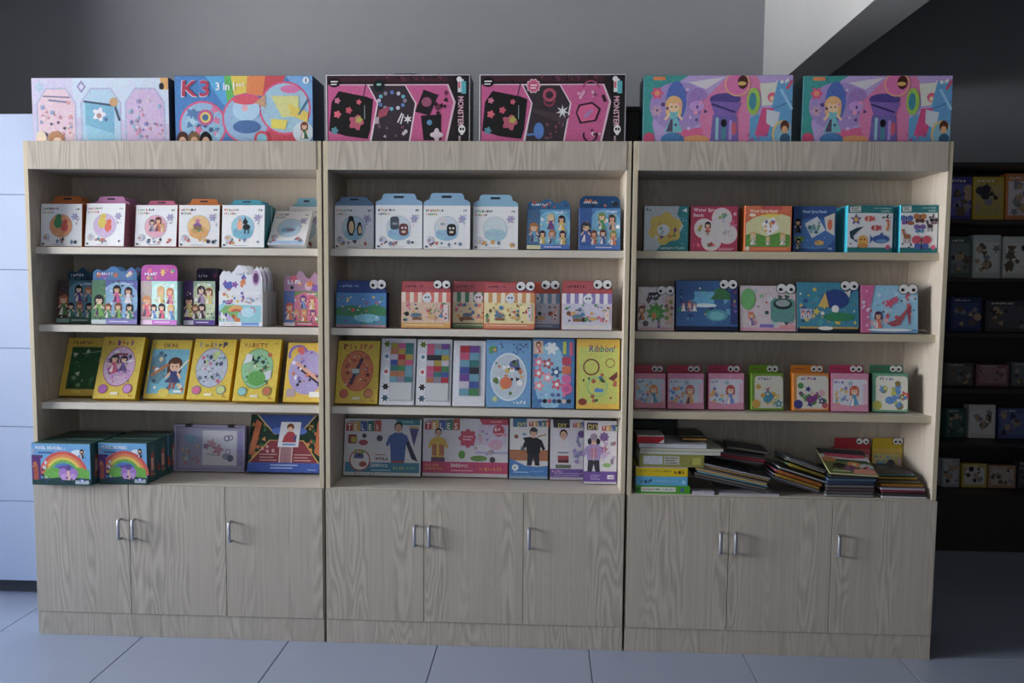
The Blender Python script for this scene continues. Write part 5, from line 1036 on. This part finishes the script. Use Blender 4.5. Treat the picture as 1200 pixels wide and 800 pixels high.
def bookstack():
    Yb = .014; x0 = 2.452
    def sp(title_c, kind):
        def f(a):
            if kind == 0: a.r(.1, .22, .74, .82, '#d8dcd4'); a.marks(.13, .42, .3, .22, ['#c84a3a', '#4a5a4a'], 2); a.marks(.5, .42, .2, .2, ['#4a5a4a'], 4); a.k(.04, .5, .25, '#2a6a2a', 8); a.star(.86, .5, .4, '#3a5a9a', 5)
            elif kind == 1: a.marks(.10, .25, .17, .45, ['#1d3a5a', '#2a4a7a'], 3); a.marks(.32, .4, .5, .18, ['#8ac0e0'], 5); a.k(.93, .4, .25, '#8ac4e8', 8)
            elif kind == 2: a.marks(.08, .45, .58, .22, ['#8a7a1a', '#a8921e'], 4); a.marks(.74, .3, .16, .45, ['#5a3a1a', '#7a4a1a'], 7); a.r(0, .9, 1, 1, '#b8a8c0')
            else: a.r(0, .02, 1, .98, '#8f8f3a'); a.r(.06, .2, .36, .9, '#b8bcc8'); a.r(.38, .2, .62, .9, '#b4b4a8'); a.fine(.4, .7, .18, .08, '#6a6a5a', 3, .2); a.r(.82, .2, .95, .8, '#b0b04a')
        return f
    w = x_at(807, Yb, DECK)-x0; zz = DECK
    for label, t, ww, cov, spc, k, dx in (('green book at the bottom of the left book stack', .032, w+.004, '#4a9a2a', '#4fa32e', 0, 0), ('light blue book between the green and yellow ones', .036, w-.006, '#5aa6d0', '#62acd6', 1, .0), ('yellow book on top of the light blue one', .038, w-.006, '#d0b616', '#d8be1a', 2, .0), ('olive and grey boxed book above the yellow one', .048, w+.045, '#8a8a2a', '#8f8f3a', 3, .012)):
        book('book', label, 'book', Matrix.Translation((x0+dx, Yb, zz)), ww, .20, t, cov, spine=(spc, sp('', k)), group=G, soft=False); zz += t+.0006
    rn = random.Random(3)
    for i, (label, t, ww, dx, cov, pg, tl) in enumerate((('white wrapped booklet just above the olive boxed book', .012, .32, .0, '#c9ccc4', '#c0c4bc', 0), ('pale green edged booklet in the wrapped set', .010, .33, .004, '#b8c0a8', '#d0d0c8', 0), ('white booklet on top of the wrapped set', .016, .27, -.002, '#cfcfd6', '#c8c8d0', 0))):
        book('booklet', label, 'booklet', Matrix.Translation((x0+.012+dx, Yb+.005+.006*i, zz)) @ Matrix.Rotation(radians((-.5, .8, -1)[i]), 4, 'Z'), ww, .2, t, cov, pg, group=G); zz += t+.0006+.0008*i
    book('flat_box', 'flat red box with white corner lying on the booklets', 'box', Matrix.Translation((x0+.004, Yb+.02, zz)), x_at(779, Yb, zz)-x0-.004, .12, .030, '#b9b9b4', '#a82a34', spine=('#b5232e', lambda a: (a.p([(.80, 0), (1, 0), (1, .55)], '#d8d4d0'), a.r(0, .88, 1, 1, '#cfcfc8'))), group=G, soft=False)
    book('magazine', 'dark magazine with gold edge on the white booklets', 'magazine', Matrix.Translation((x_at(800, .06, zz), .075, zz+.0045)) @ Matrix.Rotation(radians(-2), 4, 'Z'), .10, .17, .010, '#3a3026', '#b08a4a', group=G)
    book('magazine', 'dark green magazine on top beside the flat red box', 'magazine', Matrix.Translation((x_at(797, .06, zz), .082, zz+.0158)) @ Matrix.Rotation(radians(2), 4, 'Z'), .105, .16, .007, '#1f3a2a', '#6a5a48', group=G)
bookstack()
def stack(M, items, w, d, seed, jit=.006, group=G):
    """items: (label, thickness, cover, pages, extra dict); piled along the local z of M"""
    rn = random.Random(seed); zz = 0.0
    for it in items:
        label, t, cov, pg = it[:4]; ex = dict(it[4]) if len(it) > 4 else {}
        ww = ex.pop('w', w); dd = ex.pop('d', d); dx = ex.pop('dx', rn.uniform(-jit, jit)); dy = ex.pop('dy', rn.uniform(0, jit)); ya = ex.pop('yaw', rn.uniform(-2, 2))
        nm = ex.pop('name', 'magazine'); ct = ex.pop('cat', nm.split('_')[-1])
        gap = ex.pop('gap', 0.0)
        zz += gap
        book(nm, label, ct, M @ Matrix.Translation((dx, dy, zz)) @ Matrix.Rotation(radians(ya), 4, 'Z'), ww, dd, t, cov, pg, group=group, **ex)
        zz += t+.0006+(.0075 if ex.get('coil') else 0)
# white notebook and sheet lying flat at the front
book('notebook', 'small white notebook at the shelf edge beside the green book', 'notebook', Matrix.Translation((x_at(812, .006, DECK), .006, DECK)), .085, .05, .012, '#d4d2e0', '#c2c0d2', group=G)
book('booklet', 'thin pale booklet lying flat under the tilted magazines', 'booklet', Matrix.Translation((x_at(843, .008, DECK), .008, DECK)), .235, .19, .008, '#b0adb8', '#bdbac2', group=G)
def cov_dark(seed, c='#1d1f28', cols=('#3a4a6a', '#6a5a4a', '#2a2a30', '#8a8a98')):
    def f(a): a.r(.02, .02, .98, .98, c); a.sc(seed, 14, .05, .05, .95, .95, .04, .12, list(cols))
    return f
Z1 = DECK+.016
M2 = Matrix.Translation((x_at(814, .012, Z1+.045), .012, Z1+.052)) @ Matrix.Rotation(radians(-1), 4, 'Z') @ Matrix.Rotation(radians(11.5), 4, 'Y')
stack(M2, [('black magazine with white ring marks, lowest of the tilted ones', .011, '#15161c', '#4a4648'),
           ('grey magazine with dark cover second in the tilted pile', .009, '#26272e', '#6a6664'),
           ('magazine with teal edge in the tilted pile', .008, '#1e3a4a', '#7ab0c0'),
           ('magazine with orange cream edge in the tilted pile', .008, '#3a3430', '#c8a46a'),
           ('thin black magazine above the orange edged one', .006, '#17161a', '#8a847c'),
           ('brown magazine with tan pages upper in the tilted pile', .010, '#5a4438', '#a8865a'),
           ('grey blue magazine with shiny cover topping the tilted pile', .009, '#4a4c52', '#8a8a8c', dict(art=cov_dark(3, '#44464c')))], .285, .19, 4)
M2b = M2 @ Matrix.Translation((.065, .05, .084)) @ Matrix.Rotation(radians(-4.5), 4, 'Y')
stack(M2b, [('dark purple magazine set back above the tilted pile', .010, '#221c28', '#5a5258'), ('magazine with a red stripe edge set back', .009, '#6a1f2e', '#a0303c'), ('black magazine with pale edge set back', .008, '#15151a', '#6a5a60'), ('black magazine topmost at the back of the tilted pile', .009, '#1a161c', '#3a3238'), ('dark green magazine lying loose on the back of the tilted pile', .008, '#1a2a22', '#4a4640', dict(dx=.03, yaw=6)), ('grey brown magazine crowning the back of the tilted pile', .008, '#3a3634', '#5a5450', dict(dx=.05, yaw=-5, w=.16, art=cov_dark(5)))], .20, .14, 9)
Z3 = DECK+.001
TLT = 17
M3 = Matrix.Translation((x_at(905, .03, Z3+.05), .022, Z3+.205*sin(radians(TLT))+.001)) @ Matrix.Rotation(radians(3), 4, 'Z') @ Matrix.Rotation(radians(TLT), 4, 'Y')
stack(M3, [('dark red magazine at the bottom of the fanned spiral books', .007, '#3a1a22', '#6a6468'), ('blue white magazine below the first spiral book', .007, '#2a4068', '#8a9098'),
           ('purple spiral book with yellow coil', .008, '#4a2048', '#8a8684', dict(coil='#c89a2a', name='spiral_book', cat='book', gap=.003)), ('blue and red spiral book with orange coil', .008, '#2a4a90', '#a04a3a', dict(coil='#c87a2a', name='spiral_book', cat='book')),
           ('white magazine over the spiral books', .006, '#8a9098', '#b0b0b0', dict(dx=.010))], .196, .17, 12)
M3b = M3 @ Matrix.Translation((.040, .03, .066)) @ Matrix.Rotation(radians(1.5), 4, 'Y')
stack(M3b, [('green spiral book with yellow coil in the upper fan', .008, '#2f6a34', '#8a9a78', dict(coil='#c8ac3a', name='spiral_book', cat='book', gap=.004)), ('black edged white magazine above the green spiral book', .006, '#17181c', '#b8b4ac'), ('white and blue magazine topping the fan', .007, '#6a747c', '#a0a4a8', dict(art=cov_dark(8, '#5a646c', ('#3a78c8', '#a0a4a8', '#3a4a58', '#3a78c8'))))], .165, .15, 15)
def cov_color(a):
    a.r(.01, .01, .99, .99, '#6a7a3a'); a.p([(0, .55), (1, .5), (1, .7), (0, .75)], '#d8d4d8'); a.p([(.1, .68), (.6, .62), (.95, .66), (.95, .8), (.1, .82)], '#c8285a'); a.p([(.0, .80), (1, .78), (1, .98), (0, .98)], '#3a3a44'); a.p([(.2, .50), (.95, .44), (.95, .54), (.2, .58)], '#1f5a3a')
    for u, v, c in ((.3, .30, '#2a2a28'), (.62, .38, '#d8803a'), (.15, .55, '#c87a2a'), (.85, .30, '#b8c8d8'), (.5, .22, '#7a4a6a')): a.e(u, v, .14, .11, c)
    a.sc(3, 12, .1, .05, .95, .4, .03, .06, ['#e8d84a', '#d8d8d0', '#c85a3a', '#3a2a30']); a.p([(.5, .02), (.98, .02), (.96, .22), (.55, .18)], '#d88a78'); a.fine(.1, .08, .35, .03, '#e8e4c0')
x4 = x_at(968, .02, DECK)
M4 = Matrix.Translation((x4, .012, DECK+.0015)) @ Matrix.Rotation(radians(-.3), 4, 'Y')
stack(M4, [('clear wrapped grey booklet lowest in the middle stack', .009, '#55565c', '#8a8c90'), ('black magazine second in the middle stack', .012, '#16161b', '#5a5658'), ('maroon black magazine in the middle stack', .013, '#2a1c22', '#4a4044'), ('black magazine with white barcode edge in the middle stack', .012, '#18181e', '#6a6468'),
           ('navy magazine in the middle stack', .013, '#1c2a4a', '#3a4a6a'), ('dark blue magazine fifth up in the middle stack', .012, '#1f3350', '#4a5a70'), ('black glossy magazine under the colourful one', .010, '#101116', '#3a3a40', dict(dx=.012))], .185, .2, 18, .004)
M4t = M4 @ Matrix.Translation((.004, -.008, .0925)) @ Matrix.Rotation(radians(2.0), 4, 'Y') @ Matrix.Rotation(radians(17), 4, 'X')
stack(M4t, [('colourful magazine with food pictures lying open-faced on the middle stack', .007, '#8a8a4a', '#d8d4b0', dict(art=cov_color, dx=0, dy=0, yaw=-2, w=.188, d=.20))], .2, .2, 2, 0)
x5 = x_at(1032, .01, DECK)
M5 = Matrix.Translation((x5, .008, DECK+.0015))
stack(M5, [('white edged magazine at the bottom of the end stack', .009, '#8a888e', '#c8c4c4'), ('black magazine above the bottom one in the end stack', .012, '#17161a', '#3a3436'), ('crimson edged magazine in the end stack', .009, '#4a1a30', '#8a3a4a', dict(dx=.002)), ('grey lilac magazine in the end stack', .009, '#6a6470', '#b0a8b4'),
           ('green orange covered magazine in the end stack', .011, '#4a4a2a', '#a8742a', dict(dy=.02, w=.17, dx=.004)), ('dark olive magazine in the end stack', .011, '#3a3a2c', '#6a6048', dict(dy=.03, w=.165, dx=.0)), ('yellow edged magazine high in the end stack', .010, '#2c3030', '#b89a3a', dict(dy=.045, w=.16, dx=.0)),
           ('navy blue magazine topping the end stack', .009, '#262a4a', '#6a8a7a', dict(dy=.055, w=.155, dx=.0, art=cov_dark(11, '#2a3050', ('#3a4a78', '#4a5a80', '#2a2a40', '#6a7a8a'))))], .172, .2, 22, .003)
# small kits standing behind the piles
kz = dict(d=.03, lean=2, group='small doll kits with googly eyes')
kit('red topped kit with googly eyes standing behind the magazines', (976, 1019, 525), DECK, art_doll('#c8a8a0', '#b0404a', '#8a3a2a', '#c86a5a', 31), Y=.243, side='#8a2a34', tab=('flat', 513, '#a8323e', 'front', .98), eyes=(1003, 1018, 516.5), **kz)
kit('yellow topped kit with googly eyes standing behind the magazines', (1021, 1065, 525), DECK, art_doll('#d0c878', '#c8a82a', '#4a4a6a', '#5a8ab0', 34), Y=.243, side='#9a861e', tab=('flat', 513, '#b8a020', 'front', .98), eyes=(1046, 1062, 516.5), **kz)
o = thing('dark_carton', 'dark green carton in the corner behind the book stack', 'box', (2.55, .232, DECK)); bxo('carton', -.095, .095, -.024, .024, 0, .258, mat('#16201f', .5), o, .002); bxo('lid', -.097, .097, -.026, .026, .258, .272, mat('#1b2a28', .5), o, .002)

# ------------------------------------------------------------------ dark bookcase at the back
BX0, BX1, BY = 3.55, 6.2, 1.27
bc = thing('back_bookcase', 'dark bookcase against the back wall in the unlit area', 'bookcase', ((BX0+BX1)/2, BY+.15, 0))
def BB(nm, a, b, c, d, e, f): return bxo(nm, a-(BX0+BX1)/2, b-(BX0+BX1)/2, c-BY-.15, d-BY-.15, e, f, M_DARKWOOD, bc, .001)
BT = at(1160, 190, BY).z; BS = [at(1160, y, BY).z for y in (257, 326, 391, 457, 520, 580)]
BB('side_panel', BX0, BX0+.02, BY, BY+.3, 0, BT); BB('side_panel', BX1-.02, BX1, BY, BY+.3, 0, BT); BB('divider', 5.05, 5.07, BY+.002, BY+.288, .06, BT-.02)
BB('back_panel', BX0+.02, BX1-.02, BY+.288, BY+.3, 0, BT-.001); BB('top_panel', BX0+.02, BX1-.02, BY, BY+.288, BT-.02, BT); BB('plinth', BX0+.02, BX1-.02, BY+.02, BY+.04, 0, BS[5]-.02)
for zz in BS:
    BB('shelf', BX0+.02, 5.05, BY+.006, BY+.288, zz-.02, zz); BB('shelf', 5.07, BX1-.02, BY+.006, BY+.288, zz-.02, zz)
G = 'boxes in the dark back bookcase'
def art_plain(c1, c2, seed, cols):
    def f(a): a.r(0, 0, 1, 1, c1); a.r(.08, .12, .92, .84, c2); a.sc(seed, 12, .12, .18, .88, .78, .05, .12, cols); a.marks(.12, .88, .5, .06, ['#e8e8e0'], seed)
    return f
rows = [
 (0, [(1112, 1138, 207, '#3a3a8a', '#5a5ab0', 'indigo'), (1140, 1176, 207, '#c8a81e', '#b8a85a', 'yellow framed'), (1178, 1212, 203, '#d0782a', '#d8d0d8', 'white with orange top')]),
 (1, [(1112, 1137, 277, '#5a6a6a', '#7a8a8a', 'grey'), (1140, 1172, 275, '#c8d4d0', '#e0e4e0', 'white with teal spine'), (1175, 1210, 277, '#d8dcd8', '#e8e8e4', 'white spotted')]),
 (2, [(1114, 1150, 348, '#2a3a6a', '#3a4a80', 'navy'), (1155, 1205, 352, '#4a4a54', '#5a5a68', 'slate grey')]),
 (3, [(1108, 1140, 425, '#5a5a58', '#6a6a6a', 'smoke grey'), (1144, 1182, 427, '#8a5a68', '#a87a88', 'dusty pink'), (1185, 1215, 424, '#5a6066', '#6a7278', 'steel grey')]),
 (4, [(1108, 1132, 478, '#3a5a58', '#4a6a68', 'dark teal'), (1135, 1166, 474, '#d8d8d4', '#e4e4e2', 'white patterned'), (1170, 1204, 478, '#4a5a90', '#5a6aa8', 'blue grey')]),
 (5, [(1104, 1124, 537, '#a8a8b0', '#c0c0c8', 'pale grey'), (1127, 1156, 543, '#c8b44a', '#d8d4d0', 'white with yellow label'), (1158, 1190, 545, '#b08a6a', '#c8b8b0', 'tan spotted'), (1193, 1215, 540, '#4a4a58', '#5a5a6a', 'charcoal')])]
ordn = ('top', 'second', 'third', 'fourth', 'fifth', 'lowest')
for r_, its in rows:
    for k, (xl, xr, yt, c1, c2, nm) in enumerate(its):
        kit(f'{nm} box on the {ordn[r_]} shelf of the dark back bookcase', (xl, xr, yt), BS[r_], art_plain(c1, c2, r_*7+k, ['#6a5a4a', '#8a8a98', '#3a3a44', '#b89a7a']), Y=BY+.15, d=.06, lean=3, side=c1, group=G, name='boxed_toy')
